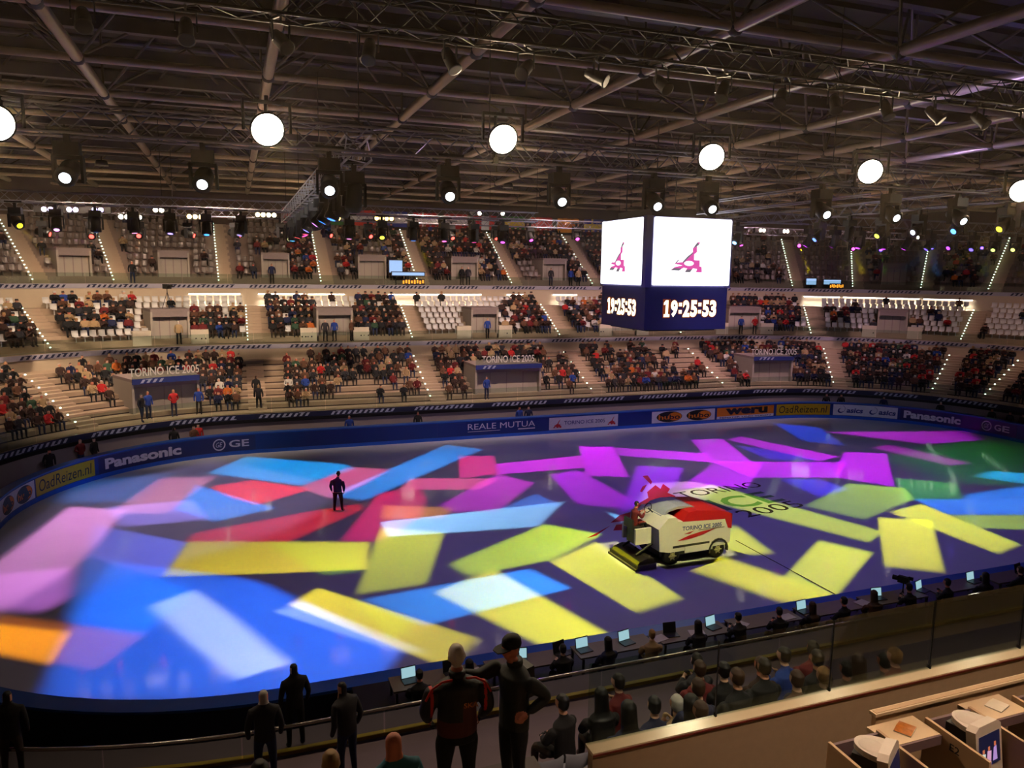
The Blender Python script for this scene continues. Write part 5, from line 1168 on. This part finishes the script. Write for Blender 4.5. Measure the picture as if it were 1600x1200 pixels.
def person_obj(name_label, me, loc, rz, coat_note=None):
    o = place('person', me, None, loc, (0, 0, rz)); return tag(o, name_label, 'person')
def hands_of(J, curl=.6):
    out = []
    for s, sg in (('l', 1), ('r', -1)):
        d = (Vector(J['wr' + s]) - Vector(J['el' + s])).normalized()
        inn = Vector((-sg, 0, 0)); palm = (inn - d * inn.dot(d)).normalized()
        for ch in hand_chains(J['wr' + s], d, palm, curl, sg): out.append(skin_object([ch], 1))
    return out

# 1) the man standing on the ice, seen from behind
J = dict(pel=(0, 0, .95), sp=(.01, 0, 1.14), ch=(.02, -.01, 1.34), up=(.01, 0, 1.45), nk=(-.02, -.02, 1.54), hb=(-.03, -.03, 1.60),
         hipl=(.10, 0, .90), knl=(.13, -.02, .50), anl=(.15, .02, .09), tol=(.17, -.14, .045), hipr=(-.10, 0, .90), knr=(-.15, -.02, .50), anr=(-.19, .02, .09), tor=(-.23, -.13, .045),
         shl=(.20, 0, 1.42), ell=(.29, .04, 1.15), wrl=(.26, -.05, .92), shr=(-.19, 0, 1.40), elr=(-.27, .03, 1.12), wrr=(-.25, -.06, .90))
navy_j = mat('marshal_navy_jacket', (24, 36, 96), .7); dk_tr = mat('marshal_dark_trousers', (26, 20, 30), .8)
me = fuse(body(J, 1.05) + [head_mesh((-.035, -.045, 1.70), .2)] + hands_of(J), .012, 'person', [SKIN[0], HAIR[4], navy_j, dk_tr],
          lambda c: (1 if (c.z > 1.74 or (c.z > 1.60 and c.y > -.03)) else 0) if c.z > 1.555 else (3 if c.z < .88 and abs(c.x) < .22 else 0 if c.z < .90 else 2))
person_obj('man in a navy jacket and dark trousers standing on the ice with his back turned', me, (-16.1, 2.0, 0), math.pi - .35).scale = (1.1, 1.1, 1.06)

# 2) driver of the machine
J = dict(pel=(0, 0, .12), sp=(0, -.01, .32), ch=(0, -.04, .52), up=(0, -.05, .62), nk=(0, -.06, .70), hb=(0, -.07, .76), hipl=(.11, -.1, .11), knl=(.14, -.42, .14), anl=(.14, -.46, -.22), tol=(.14, -.58, -.26),
         hipr=(-.11, -.1, .11), knr=(-.14, -.42, .14), anr=(-.14, -.46, -.22), tor=(-.14, -.58, -.26), shl=(.20, -.04, .58), ell=(.26, -.20, .38), wrl=(.12, -.38, .52), shr=(-.20, -.04, .58), elr=(-.26, -.20, .38), wrr=(-.12, -.38, .52))
drv_me = fuse(body(J) + [head_mesh((0, -.09, .87), 0)] + hands_of(J, .9), .014, 'person', [SKIN[2], HAIR[4], TOP['dark red'], TROU[0]],
              lambda c: (1 if (c.z > .91 or (c.z > .78 and c.y > -.06)) else 0) if c.z > .72 else (3 if (c.z < .16 and c.y < -.16) or c.z < .03 else (0 if c.y < -.36 else 2)))
person_obj('driver in a dark red top seated at the wheel of the ice resurfacing machine', drv_me, (-6.03, -7.71, 1.42), math.pi / 2 + math.radians(2.5))

# 3) the two men standing close to the viewer
PX, PY, PZ = -18.28, -25.6, 5.55
jk_black = mat('team_jacket_black', (22, 18, 20), .55); jk_red = mat('team_jacket_dark_red', (92, 30, 30), .55); pip = mat('team_jacket_red_piping', (220, 40, 34), .5); lt = mat('team_jacket_lettering', (226, 130, 70), .5)
J = dict(pel=(0, 0, .95), sp=(0, 0, 1.14), ch=(0, 0, 1.33), up=(0, .01, 1.44), nk=(0, .0, 1.53), hb=(.0, -.02, 1.58),
         hipl=(.11, 0, .90), knl=(.13, -.02, .50), anl=(.14, .02, .09), tol=(.15, -.14, .045), hipr=(-.11, 0, .90), knr=(-.13, -.02, .50), anr=(-.14, .02, .09), tor=(-.15, -.14, .045),
         shl=(.22, 0, 1.41), ell=(.33, .02, 1.14), wrl=(.27, -.12, .97), shr=(-.22, 0, 1.41), elr=(-.33, .03, 1.12), wrr=(-.27, -.10, .95))
def z1(c):
    if c.z > 1.53: return 1 if (c.z > 1.72 or (c.z > 1.585 and c.y > -.035)) else 0
    if c.z < .90: return 0 if abs(c.x) > .235 and c.z > .72 else 3
    if c.z < .985 and abs(c.x) > .235 and c.y < -.1: return 0
    if abs(abs(c.x) - .275) < .012 and c.z > 1.1: return 5
    if .90 < c.z < 1.06 and abs(c.x) < .22: return 4
    if -.20 < c.x < -.03 and c.z < 1.24 and c.y > 0: return 4
    return 2
me = fuse(body(J, 1.22) + [head_mesh((0, -.03, 1.68), .1, 1.06)] + hands_of(J), .011, 'person', [SKIN[2], mat('hair_white', (226, 216, 204), .6), jk_black, TROU[0], jk_red, pip], z1)
manA = person_obj('white-haired man in black and dark red team jacket standing, back to the viewer', me, (PX, PY, PZ), math.pi - .05)
mb = MB(); letter(mb, 'SKA', .15, .055, frame((-.03, .172, 1.22), (-1, 0, 0), (0, 0, 1)), .02); mb.build('jacket_lettering', lt, manA)
mb = MB()
for s in (-1, 1):
    P = [Vector((s * .07, .10, 1.50)), Vector((s * .17, .085, 1.485)), Vector((s * .27, .075, 1.42)), Vector((s * .335, .07, 1.30))]
    for a, b in zip(P[:-1], P[1:]): mb.tube(a, b, .012, 6)
mb.build('shoulder_piping', pip, manA)
mb = MB(); mb.lathe([(.085, 0), (.09, .02), (.08, .055), (.07, .05)], 16, 0, Matrix.Translation((0, .0, 1.50))); mb.build('collar', jk_black, manA)

PX2, PY2 = -17.66, -25.6
J = dict(pel=(0, 0, .95), sp=(0, 0, 1.14), ch=(0, 0, 1.33), up=(0, .01, 1.44), nk=(0, -.02, 1.53), hb=(0, -.04, 1.58),
         hipl=(.10, 0, .90), knl=(.12, -.02, .50), anl=(.12, .02, .09), tol=(.13, -.14, .045), hipr=(-.10, 0, .90), knr=(-.12, -.02, .50), anr=(-.12, .02, .09), tor=(-.13, -.14, .045),
         shl=(.21, 0, 1.41), ell=(.27, .24, 1.20), wrl=(.22, .02, 1.06), shr=(-.21, -.02, 1.41), elr=(-.24, -.28, 1.34), wrr=(-.22, -.52, 1.46))
coat2 = mat('dark_green_black_coat', (30, 32, 30), .65)
def z2(c):
    if c.z > 1.545 and abs(c.x) < .15 and c.y > -.2: return 1 if (c.y > .0 and c.z > 1.6) or c.z > 1.74 else 0
    if c.y < -.50: return 0
    if (c - Vector((.21, -.05, 1.01))).length < .075: return 0
    return 3 if c.z < .84 else 2
me = fuse(body(J, 1.12) + [head_mesh((0, -.055, 1.68), 0, 1.04)] + hands_of(J, .35), .011, 'person', [SKIN[2], HAIR[4], coat2, TROU[0]], z2)
manB = person_obj('man in a dark coat and black peaked cap standing in profile beside the white-haired man', me, (PX2, PY2, PZ), -math.pi / 2 + .25)
capm = mat('cap_black_cloth', (14, 13, 15), .7)
mb = MB(); mb.lathe([(.094, .0), (.098, .03), (.092, .075), (.07, .105), (.03, .12), (.005, .122)], 20, 0, Matrix.Translation((0, -.045, 1.715)) @ Matrix.Diagonal((.92, 1.13, 1, 1))); mb.build('cap_crown', capm, manB)
mb = MB(); br = [(-.085, -.09), (-.08, -.17), (-.045, -.225), (.045, -.225), (.08, -.17), (.085, -.09)]; mb.prism(br, .012, Matrix.Translation((0, -.02, 1.722)) @ Matrix.Rotation(.12, 4, 'X')); mb.build('cap_peak', capm, manB)
mb = MB(); mb.lathe([(.08, 0), (.088, .03), (.078, .075), (.07, .07)], 16, 0, Matrix.Translation((0, .0, 1.49))); mb.build('collar', coat2, manB)
mb = MB(); mb.box((-.03, .165, 1.28), (.2, .1, .34), Matrix.Rotation(.1, 3, 'X')); mb.build('shoulder_bag', black, manB)

# landing the two men stand on
mb = MB(); mb.box((-19.0, -25.7, 5.0), (3.6, 1.3, 1.1)); tag(mb.build('landing_platform', concrete_dark), 'dark landing platform under the two standing men', 'platform')

# ---------------------------------------------------------------- spectators just below the viewer
def sitter(lean, arms, long_hair, yaw):
    J = dict(pel=(0, 0, .12), sp=(0, -.02 - lean * .3, .32), ch=(0, -.03 - lean * .7, .50), up=(0, -.03 - lean * .9, .60), nk=(0, -.04 - lean, .68), hb=(0, -.06 - lean, .73))
    for s, g in (('l', 1), ('r', -1)):
        J['hip' + s] = (g * .10, -.08, .11); J['kn' + s] = (g * .13, -.44, .12); J['an' + s] = (g * .13, -.44, -.20); J['to' + s] = (g * .13, -.56, -.24)
        J['sh' + s] = (g * .20, -.03 - lean * .8, .56); J['el' + s] = (g * .27, -.14 - lean, .34); J['wr' + s] = (g * .09, -.34, .26) if arms == 0 else (g * .08, -.27 - lean, .50)
    hc = Vector((0, -.08 - lean, .84)); parts = body(J, 1.05, 1, .08) + [head_mesh(hc, yaw)]
    if long_hair: parts.append(loft([((hc.x, hc.y + .05, .50), .10, .05), ((hc.x, hc.y + .055, .62), .12, .06), ((hc.x, hc.y + .03, .78), .105, .09), ((hc.x, hc.y + .01, .92), .095, .105), ((hc.x, hc.y + .01, .975), .05, .06)]))
    else: parts.append(loft([((hc.x, hc.y + .05, .77), .06, .05), ((hc.x, hc.y + .03, .84), .083, .085), ((hc.x, hc.y + .015, .92), .082, .10), ((hc.x, hc.y + .01, .972), .04, .05)]))
    def zn(c):
        if c.z > .71 or (long_hair and c.y > hc.y + .08 and c.z > .50 and abs(c.x) < .13): return 1 if (c.z > .905 or c.y > hc.y + .0 or (long_hair and abs(c.x) > .075)) and c.z > (.5 if long_hair else .77) else 0
        if (c.z < .17 and c.y < -.15) or c.z < .03: return 3
        w = min((c - Vector(J['wrl'])).length, (c - Vector(J['wrr'])).length); return 0 if w < .055 else 2
    hands = [skin_object([ch], 1) for s, g in (('l', 1), ('r', -1)) for ch in hand_chains(J['wr' + s], (Vector(J['wr' + s]) - Vector(J['el' + s])).normalized(), (0, 0, -1), .5, -g)]
    return fuse(parts + hands, .014, 'seated_spectator', [SKIN[0], HAIR[0], TOP['black'], TROU[0]], zn)
NEAR_ME = [sitter(0, 0, False, 0), sitter(.06, 0, True, .1), sitter(.12, 1, False, -.25), sitter(.03, 1, False, .3), sitter(0, 0, True, -.2)]
def lowz(d): return 1.9 + .33 * (int((d - 4.5) / .75) + 1) if 4.5 <= d < 10.5 else (4.54 if d >= 10.5 else 1.9)
def near_seat(x, y, coat, label, hair, me=0, turn=0., up=0.):
    d = -y - 15; z = lowz(d) + .28 + up
    return person(NEAR_ME[me], (x, y, z + .16), math.pi + turn, coat, label, 'spectators on the near terrace', hair)
BH = {'black': 4, 'brown': 1, 'fair': 2, 'grey': 3, 'dark': 0}
NS = [(-16.15, -23.65, 'black', 'black', 'person with short black hair and black coat seated left of the long-haired spectator', 0, .5), (-15.6, -23.75, 'black', 'black', 'person with long black hair seated in front of the shiny empty seats', 1, 0),
      (-15.15, -23.45, 'dark red', 'dark', 'dark-haired person in dark red seated right of the long-haired spectator', 3, .4), (-15.3, -24.6, 'navy', 'black', 'person in a teal and navy coat seated left of the beige coat', 0, 0),
      (-15.0, -24.7, 'beige', 'grey', 'white-haired man in a beige coat seated just beyond the parapet', 3, 0), (-15.95, -25.13, 'navy', 'black', 'person in a blue-green jacket seated against the parapet, left', 1, 0),
      (-15.15, -25.2, 'black', 'dark', 'dark long-haired person seated against the parapet behind the beige coat', 4, 0), (-15.1, -25.35, 'brown', 'brown', 'brown-haired child seated low behind the beige coat', 0, .3),
      (-14.85, -24.9, 'navy', 'brown', 'person in a navy coat seated right of the beige coat', 0, 0), (-14.2, -24.0, 'dark red', 'brown', 'person with reddish hair seated two rows beyond the beige coat', 0, 0),
      (-13.75, -23.4, 'charcoal', 'dark', 'person in a charcoal coat seated beyond the reddish-haired spectator', 2, 0), (-13.9, -24.15, 'black', 'black', 'person in black seated right of the reddish-haired spectator', 0, 0),
      (-14.2, -24.85, 'black', 'brown', 'brown-haired person in black seated near the lit coping', 0, .2), (-13.7, -24.75, 'black', 'dark', 'dark-haired person in black seated right of the lit coping', 0, 0), (-13.3, -24.2, 'dark brown', 'brown', 'person in a dark brown coat seated mid group beyond the glass joint', 0, 0),
      (-12.75, -24.1, 'blue', 'black', 'black-haired person in blue seated beyond the glass joint', 3, .3), (-12.25, -24.05, 'dark red', 'dark', 'person in dark red seated right of the blue jacket', 0, -.3), (-13.5, -25.15, 'brown', 'brown', 'brown-haired child at the coping below the blue jacket', 0, 0),
      (-13.1, -25.2, 'black', 'fair', 'fair-haired child at the coping right of the brown-haired child', 0, 0), (-12.85, -24.8, 'black', 'black', 'person with black hair seated last but one before the empty row', 0, 0), (-12.4, -25.15, 'dark brown', 'brown', 'brown-haired person leaning at the coping near the empty row', 1, 0),
      (-12.2, -24.7, 'dark brown', 'dark', 'dark-haired person seated right of the leaning spectator', 0, 0), (-11.75, -25.1, 'dark red', 'fair', 'fair curly-haired person at the coping beside the shiny empty seats', 0, .2), (-11.5, -24.7, 'charcoal', 'dark', 'person in charcoal last in the near group', 0, 0)]
for x, y, coat, h, l, me_, tn in NS: near_seat(x, y, coat, l, HAIR[BH[h]], me_, tn)
NP = [(-20.05, -20.35, 'grey', 'charcoal', 'white-haired person standing at the lower left beyond the handrail', 0, 0.), (-19.45, -18.4, 'black', 'black', 'person in a dark hooded coat standing at the left against the blue ice edge', 0, .2), (-18.75, -20.6, 'black', 'charcoal', 'person in grey bending at the left tables', 4, .5),
      (-24.3, -17.75, 'black', 'black', 'person in black standing at the far lower left corner of the view', 0, 0)]
for x, y, h, coat, l, me_, tn in NP:
    d = -y - 15 if x > -RA else math.hypot(x + RA, y + RB) - RR
    person(STAND_ME[me_], (x, y, lowz(d)), math.pi + tn, coat, l, None, HAIR[BH[h]])
teal = mat('coat_teal', (40, 110, 130), .7)
person(STAND_ME[0], (-19.13, -26.66, 5.6), math.pi + .2, teal, 'bald man in a teal shirt whose head rises at the bottom edge', None, SKIN[2], SKIN[2], None, .95)
person(NEAR_ME[0], (-19.55, -25.75, 5.57), math.pi, 'dark red', 'fair-haired person at the bottom edge left of the bald man', None, HAIR[2])
person(NEAR_ME[2], (-20.15, -25.8, 5.57), math.pi + .2, 'black', 'dark-haired person at the bottom edge furthest left', None, HAIR[0])

# shiny empty seats of the near terrace
chrome_seat = mat('polished_seat_shell', (165, 165, 176), .15, .35)
near_me = seat_mesh(chrome_seat, 'seat'); k = 0
for x in [-16.75 + .45 * q for q in range(5)]:
    for d in (9.4, 10.1):
        if x > -15.5: continue
        k += 1; o = place('stadium_seat', near_me, None, (x, -15 - d, lowz(d - .2)), (0, 0, math.pi)); tag(o, 'shiny empty seat, %s of those between the standing men and the blue-green jacket' % num[k - 1], 'seat', 'shiny empty seats of the near terrace')
for q in range(18):
    for d in (9.4, 10.1):
        k += 1; o = place('stadium_seat', near_me, None, (-11.2 + .5 * q, -15 - d, lowz(d)), (0, 0, math.pi)); tag(o, 'shiny empty seat, %s from the left, %s row beyond the right coping' % (num[q], 'lower' if d < 10 else 'upper'), 'seat', 'shiny empty seats of the near terrace')

# parapet with pale coping, glass standing on it
mb = MB(); mb.box((4, -26.47, 6.0), (42.4, .10, 1.0)); tag(mb.build('parapet', beige_floor), 'beige parapet between the gangway and the near terrace', 'parapet')
cop = mat('coping_pale_stone', (206, 184, 150), .2, var=.06, scale=4)
mb = MB(); mb.box((4, -26.44, 6.515), (42.4, .17, .035)); o = mb.build('coping', cop); tag(o, 'long pale glossy coping on the beige parapet', 'coping')
mb = MB(); mb.box((4, -26.529, 6.507), (42.4, .008, .02)); mb.build('red_edge', mat('coping_red_edge', (110, 36, 26), .5), o)
r = thing('glass_balustrade', 'clear glass panes clamped along the pale coping nearest the viewer', 'balustrade', (0, -26.38, 6.53))
x = -17.2; 
while x < 24:
    mb = MB(); mb.box((x + .74, 0, .42), (1.46, .016, .84)); mb.build('pane', glassm, r)
    mb = MB(); mb.box((x + 1.478, 0, .40), (.005, .018, .86)); mb.box((x + 1.478, -.0, .02), (.02, .03, .05)); mb.build('clamp', black, r); x += 1.485

# press desk of the gangway, partitions lettered, monitors sunk into it
dk = mat('desk_top_laminate', (206, 176, 138), .45, var=.05); dk_in = mat('desk_inner_paint', (110, 84, 84), .6); part_m = mat('partition_board', (186, 150, 112), .55, var=.05); cowl = mat('monitor_cowl', (196, 178, 160), .35); dkgl = mat('monitor_dark_shell', (22, 20, 20), .35)
DZ = 6.85
mb = MB(); mb.box((-4, -28.1, 5.83), (24.5, 1.9, .46)); o = tag(mb.build('desk_platform', concrete_dark), 'dark step the press desk stands on', 'platform')
desk = thing('press_desk', 'long beige press desk running along the gangway', 'desk', (-4, -27.6, 6.06))
def dp(x, y, z): return (x + 4, y + 27.6, z - 6.06)
DX = -15.38
for k in range(0, 5): mb = MB(); mb.box(dp(DX + 1.16 * k + .86, -27.6, DZ), (.57, .31, .04)); mb.build('desktop', dk, desk)
mb = MB(); mb.box(dp(-3.0, -27.42, DZ - .26), (23.4, .05, .80)); mb.build('front_panel', part_m, desk)
mb = MB(); mb.box(dp(-3.0, -27.42, DZ + .12), (23.44, .08, .03)); mb.build('front_capping', dk, desk)
for k in range(0, 5): mb = MB(); mb.box(dp(DX + 1.16 * k + .86, -27.765, DZ - .03), (.57, .02, .09)); mb.build('desk_edging', dk_in, desk)
scr_px = mat('monitor_picture_dark', (18, 24, 40), .2, emit=(20, 26, 60), estr=.5)
for k in range(6):
    x = DX + 1.16 * k; YZ = Matrix(((0, 0, 1, 0), (1, 0, 0, 0), (0, 1, 0, 0), (0, 0, 0, 1)))
    for q_, xx in ((0, x), (1, x + .56)):
        mb = MB(); mb.prism([(dp(0, yy, 0)[1], zz - 6.06) for yy, zz in ((-27.58, 6.08), (-28.24, 6.08), (-28.24, DZ + .05), (-27.58, DZ + .08))], .03, Matrix.Translation((xx + 4 - .015, 0, 0)) @ YZ); p = mb.build('partition', part_m, desk)
        if q_ == 0 and k < 2:
            mb = MB(); letter(mb, 'E%d' % (k + 1), .10, .07, frame(dp(x - .0165, -27.86, DZ - .075), (0, -1, 0), (0, 0, 1)), .012); mb.build('seat_number', p_blk, p)
    mb = MB(); mb.box(dp(x + .28, -27.92, DZ - .36), (.53, .62, .03)); mb.box(dp(x + .28, -27.60, DZ - .12), (.53, .03, .36)); mb.build('monitor_well', dk_in, desk)
    m = thing('monitor', '%s tube monitor from the left, sunk behind its lettered partition of the press desk' % ordn[k], 'monitor', (x + .28, -27.86, DZ - .345), (.55 if k == 0 else .15), 'monitors of the press desk')
    mb = MB(); mb.prism([(-.15, .02), (.15, .02), (.15, .44), (-.15, .44)], .24, Matrix(((1, 0, 0, 0), (0, 0, 1, -.06), (0, 1, 0, 0), (0, 0, 0, 1)))); mb.build('shell', dkgl, m)
    mb = MB(); A = [(.165 * math.cos(math.radians(a)), -.02 + .22 * math.sin(math.radians(a))) for a in range(0, 181, 15)] + [(-.165, -.06), (.165, -.06)]
    mb.prism(A, .05, Matrix.Translation((0, 0, .44))); mb.lathe([(.10, .0), (.09, .012), (.005, .014)], 20, 0, Matrix.Translation((-.02, .06, .49))); mb.build('cowl', cowl, m)
    B_ = Matrix.Translation((0, -.105, .27)) @ Matrix.Rotation(-.14, 4, 'X')
    mb = MB(); mb.prism([(-.2, -.25), (.2, -.25), (.2, .22), (.14, .26), (-.14, .26), (-.2, .22)], .09, B_ @ Matrix(((1, 0, 0, 0), (0, 0, 1, -.045), (0, 1, 0, 0), (0, 0, 0, 1)))); mb.build('bezel', cowl, m)
    F = B_ @ frame((-.16, -.047, -.12), (1, 0, 0), (0, 0, 1))
    mb = MB(); mb.prism([(0, 0), (.32, 0), (.32, .29), (0, .29)], .004, F); s = mb.build('screen', scr_px, m)
    if k in (1, 2):
        for col, pl in (((225, 235, 225), [(.02, .02), (.08, .02), (.09, .12), (.04, .13)]), ((230, 170, 205), [(.10, .02), (.17, .03), (.18, .13), (.12, .14)]), ((190, 150, 215), [(.2, .03), (.27, .03), (.26, .16), (.22, .15)]), ((205, 110, 70), [(.045, .13), (.075, .13), (.075, .165), (.045, .165)]), ((205, 110, 70), [(.13, .14), (.16, .14), (.16, .175), (.13, .175)]), ((205, 110, 70), [(.225, .16), (.255, .16), (.255, .2), (.225, .2)]), ((90, 80, 190), [(.02, .0), (.18, .0), (.18, .025), (.02, .025)])):
            mb = MB(); mb.prism(pl, .001, F @ Matrix.Translation((0, 0, .005))); mb.build('picture_patch', mat('picture_glow_%d_%d_%d' % col, (10, 10, 10), .3, emit=col, estr=.8), s)
mag = mat('magazine_cover', (176, 104, 44), .35, var=.6, scale=30); pages = mat('magazine_pages', (220, 205, 180), .6)
for k, (x, y, rz, l) in enumerate(((-14.5, -27.6, .5, 'orange magazine lying on the press desk between the first two monitors'), (-13.3, -27.6, .3, 'pale folded papers lying on the press desk between the second and third monitors'))):
    r = thing('magazine', l, 'magazine', (x, y, DZ + .021), rz)
    mb = MB(); mb.box((0, 0, .006), (.2, .15, .012)); mb.build('pages', pages, r)
    mb = MB(); mb.add([(-.1, -.075, .013), (0, -.075, .022), (.1, -.075, .014), (.1, .075, .014), (0, .075, .022), (-.1, .075, .013)], [(0, 1, 4, 5), (1, 2, 3, 4)]); mb.build('cover', mag if k == 0 else pages, r)

# work tables with laptops along the near barrier
tbl = mat('work_table_top', (120, 104, 84), .5); tbl_leg = mat('work_table_leg', (40, 38, 38), .5)
lap = mat('laptop_shell', (40, 40, 46), .4); lap_on = mat('laptop_screen_glow', (20, 24, 30), .3, emit=(170, 215, 225), estr=.8); lap_pale = mat('paper_sheet', (190, 180, 175), .7)
mb = MB(); mb.box((-1, -16.6, .7), (34, 1.9, 1.3)); tag(mb.build('work_stage', black), 'black stage carrying the work tables along the near barrier', 'platform')
TX = [-16.2, -13.9, -11.6, -9.3, -7.0, -4.7, -2.4, .1, 2.6, 5.1]
SZ = 1.35
for k, x in enumerate(TX):
    r = thing('work_table', '%s work table from the left along the near barrier' % ordn[k], 'table', (x, -16.6, SZ), 0, 'work tables along the near barrier')
    mb = MB(); mb.box((0, 0, .42), (2.1, .65, .04)); mb.build('tabletop', tbl, r)
    for sx in (-1, 1):
        for sy in (-1, 1): mb = MB(); mb.box((sx * .98, sy * .32, .2), (.05, .05, .4)); mb.build('leg', tbl_leg, r)
LP = [(-16.8, 1, .1), (-15.8, 0, .2), (-14.1, 1, -.2), (-13.0, 0, .3), (-12.4, 1, .1), (-11.2, 1, .2), (-9.9, 0, -.1), (-8.6, 1, .2), (-5.6, 1, .1), (-2.9, 1, -.1), (-1.2, 1, .3), (.9, 1, .1), (3.0, 0, .2)]
for k, (x, on, rz) in enumerate(LP):
    r = thing('laptop', '%s laptop from the left on the work tables, %s' % (num[k], 'its screen lit' if on else 'its screen dark'), 'laptop', (x, -16.6, SZ + .44), rz, 'laptops on the work tables')
    mb = MB(); mb.box((0, 0, .012), (.36, .25, .024)); mb.build('keyboard_base', lap, r)
    R = Matrix.Rotation(-.2, 3, 'X')
    mb = MB(); mb.box((0, .155, .15), (.36, .015, .27), R); q = mb.build('lid', lap, r)
    mb = MB(); mb.box((0, .143, .15), (.33, .006, .23), R); mb.build('screen', lap_on if on else lap, q)
for k, (x, y, rz) in enumerate(((-15.3, -16.7, .3), (-10.3, -16.65, .2), (-9.2, -16.7, -.3), (-6.3, -16.7, .1), (-7.8, -16.7, .5), (-3.6, -16.65, .2))):
    mb = MB(); mb.box((0, 0, .006), (.42, .3, .012), Matrix.Rotation(rz, 3, 'Z')); o = mb.build('paper_sheet', lap_pale, None, (x, y, SZ + .44)); tag(o, '%s pale paper from the left lying on the work tables' % ordn[k], 'paper', 'papers on the work tables')
for k, (x, coat, h) in enumerate(((-16.9, 'black', 4), (-15.7, 'charcoal', 0), (-14.6, 'black', 1), (-13.4, 'black', 4), (-12.2, 'navy', 0), (-11.0, 'beige', 2), (-9.6, 'charcoal', 0), (-8.3, 'black', 4), (-7.1, 'black', 0), (-6.0, 'black', 1), (-4.9, 'black', 4), (-3.8, 'brown', 1), (-2.4, 'black', 0), (-1.0, 'black', 4), (.5, 'charcoal', 0), (2.0, 'black', 1), (3.6, 'black', 4))):
    person(NEAR_ME[k % 5], (x + .2, -17.15, SZ + .0), math.pi + .2 * math.sin(k * 2.1), coat, '%s seated worker from the left at the near tables, in a %s jacket' % (num[k], coat), 'workers at the near tables', HAIR[h])
mb = MB(); mb.tube((0, 0, 1.1), (0, 0, 1.5), .03, 8); [mb.tube((0, 0, 1.2), (.4 * math.cos(a), .4 * math.sin(a), 0), .02, 6) for a in (0.3, 2.4, 4.5)]
for k, (x, y, l) in enumerate(((-1.9, -16.5, 'video camera on a tripod by the near barrier, below the lone yellow square'), (4.6, -16.4, 'video camera on a tripod at the right edge of the view'))):
    r = thing('tripod_camera', l, 'camera', (x, y, SZ - .35), .4); r.scale = (.62, .62, .75)
    t_ = place('tripod', mb.mesh('tripod', black) if k == 0 else bpy.data.meshes['tripod'], r)
    m2 = MB(); m2.box((0, 0, 1.6), (.22, .5, .26)); m2.tube((0, .25, 1.6), (0, .5, 1.6), .09, 10, .1); m2.box((.0, -.3, 1.72), (.1, .2, .12)); m2.build('camera_body', black, r)
# camera crew over the first middle entrance
p, nn = pt(-23.2, 14.2); r = thing('tripod_camera', 'television camera on a tripod over the first middle entrance', 'camera', (p.x, p.y, 8.18), .5)
place('tripod', bpy.data.meshes['tripod'], r); m2 = MB(); m2.box((0, 0, 1.6), (.3, .8, .34)); m2.tube((0, -.4, 1.6), (0, -.75, 1.66), .14, 10, .12); m2.build('camera_body', black, r)

# screens of the upper front
tvg = mat('stand_screen_glow', (10, 12, 20), .3, emit=(160, 195, 245), estr=1.1); amber = mat('amber_diode_glow', (20, 10, 0), .4, emit=(255, 160, 40), estr=1.6)
def upper_screen(t, w, h, z, label, d=19.3):
    r = thing('display_screen', label, 'screen'); k = dsdt(t, d)
    mb = MB(); arcbox(mb, t - (w + .16) / 2 / k, t + (w + .16) / 2 / k, d, d + .12, z - .08, z + h + .08); mb.build('casing', darkpaint, r)
    mb = MB(); arcbox(mb, t - w / 2 / k, t + w / 2 / k, d - .02, d - .001, z, z + h); mb.build('picture', tvg, r)
    mb = MB(); arcbox(mb, t - .05, t + .05, d + .02, d + .1, 9.9, z - .08); mb.build('post', darkpaint, r)
upper_screen(-6.75, 1.15, 1.05, 11.0, 'square bluish screen above the upper front, left of the fifth stairway')
upper_screen(-5.7, 2.9, .26, 10.75, 'long thin bluish display beside the square screen of the upper front', 19.0)
upper_screen(28.85, .95, .6, 10.3, 'small bluish screen at the right upper front'); upper_screen(30.0, 1.6, .45, 10.35, 'wide bluish display at the right upper front')
for t, w, l in ((-5.3, 2.0, 'amber diode sign below the thin display of the upper front'), (30.2, 1.3, 'amber diode sign below the right display of the upper front')):
    r = thing('diode_sign', l, 'sign'); k = dsdt(t, 18.7)
    mb = MB(); arcbox(mb, t - w / 2 / k, t + w / 2 / k, 18.7, 18.76, 9.93, 10.45); mb.build('casing', black, r)
    mb = MB(); n = 8
    for q in range(n):
        a = t + (q / n - .5) * w / k; arcbox(mb, a + .03, a + .03 + w / n * .6 / k, 18.69, 18.70, 10.02 + .05 * (q % 2), 10.36 - .06 * (q % 3 == 0))
    mb.build('diodes', amber, r)

# haze volume added under the roof to stand in for lamp glare
hz = bpy.data.materials.new('glare_haze'); hz.use_nodes = True; nt = hz.node_tree; nt.nodes.remove(nt.nodes['Principled BSDF'])
vs_ = nt.nodes.new('ShaderNodeVolumeScatter'); vs_.inputs['Color'].default_value = (.95, .74, .55, 1); vs_.inputs['Density'].default_value = 0.0012; vs_.inputs['Anisotropy'].default_value = .80
nt.links.new(vs_.outputs[0], nt.nodes['Material Output'].inputs['Volume'])
mb = MB(); mb.box((6, 6, 16.35), (148, 112, 10.0)); tag(mb.build('haze', hz), 'thin haze added under the roof in place of lamp glare', 'haze', kind='stuff')
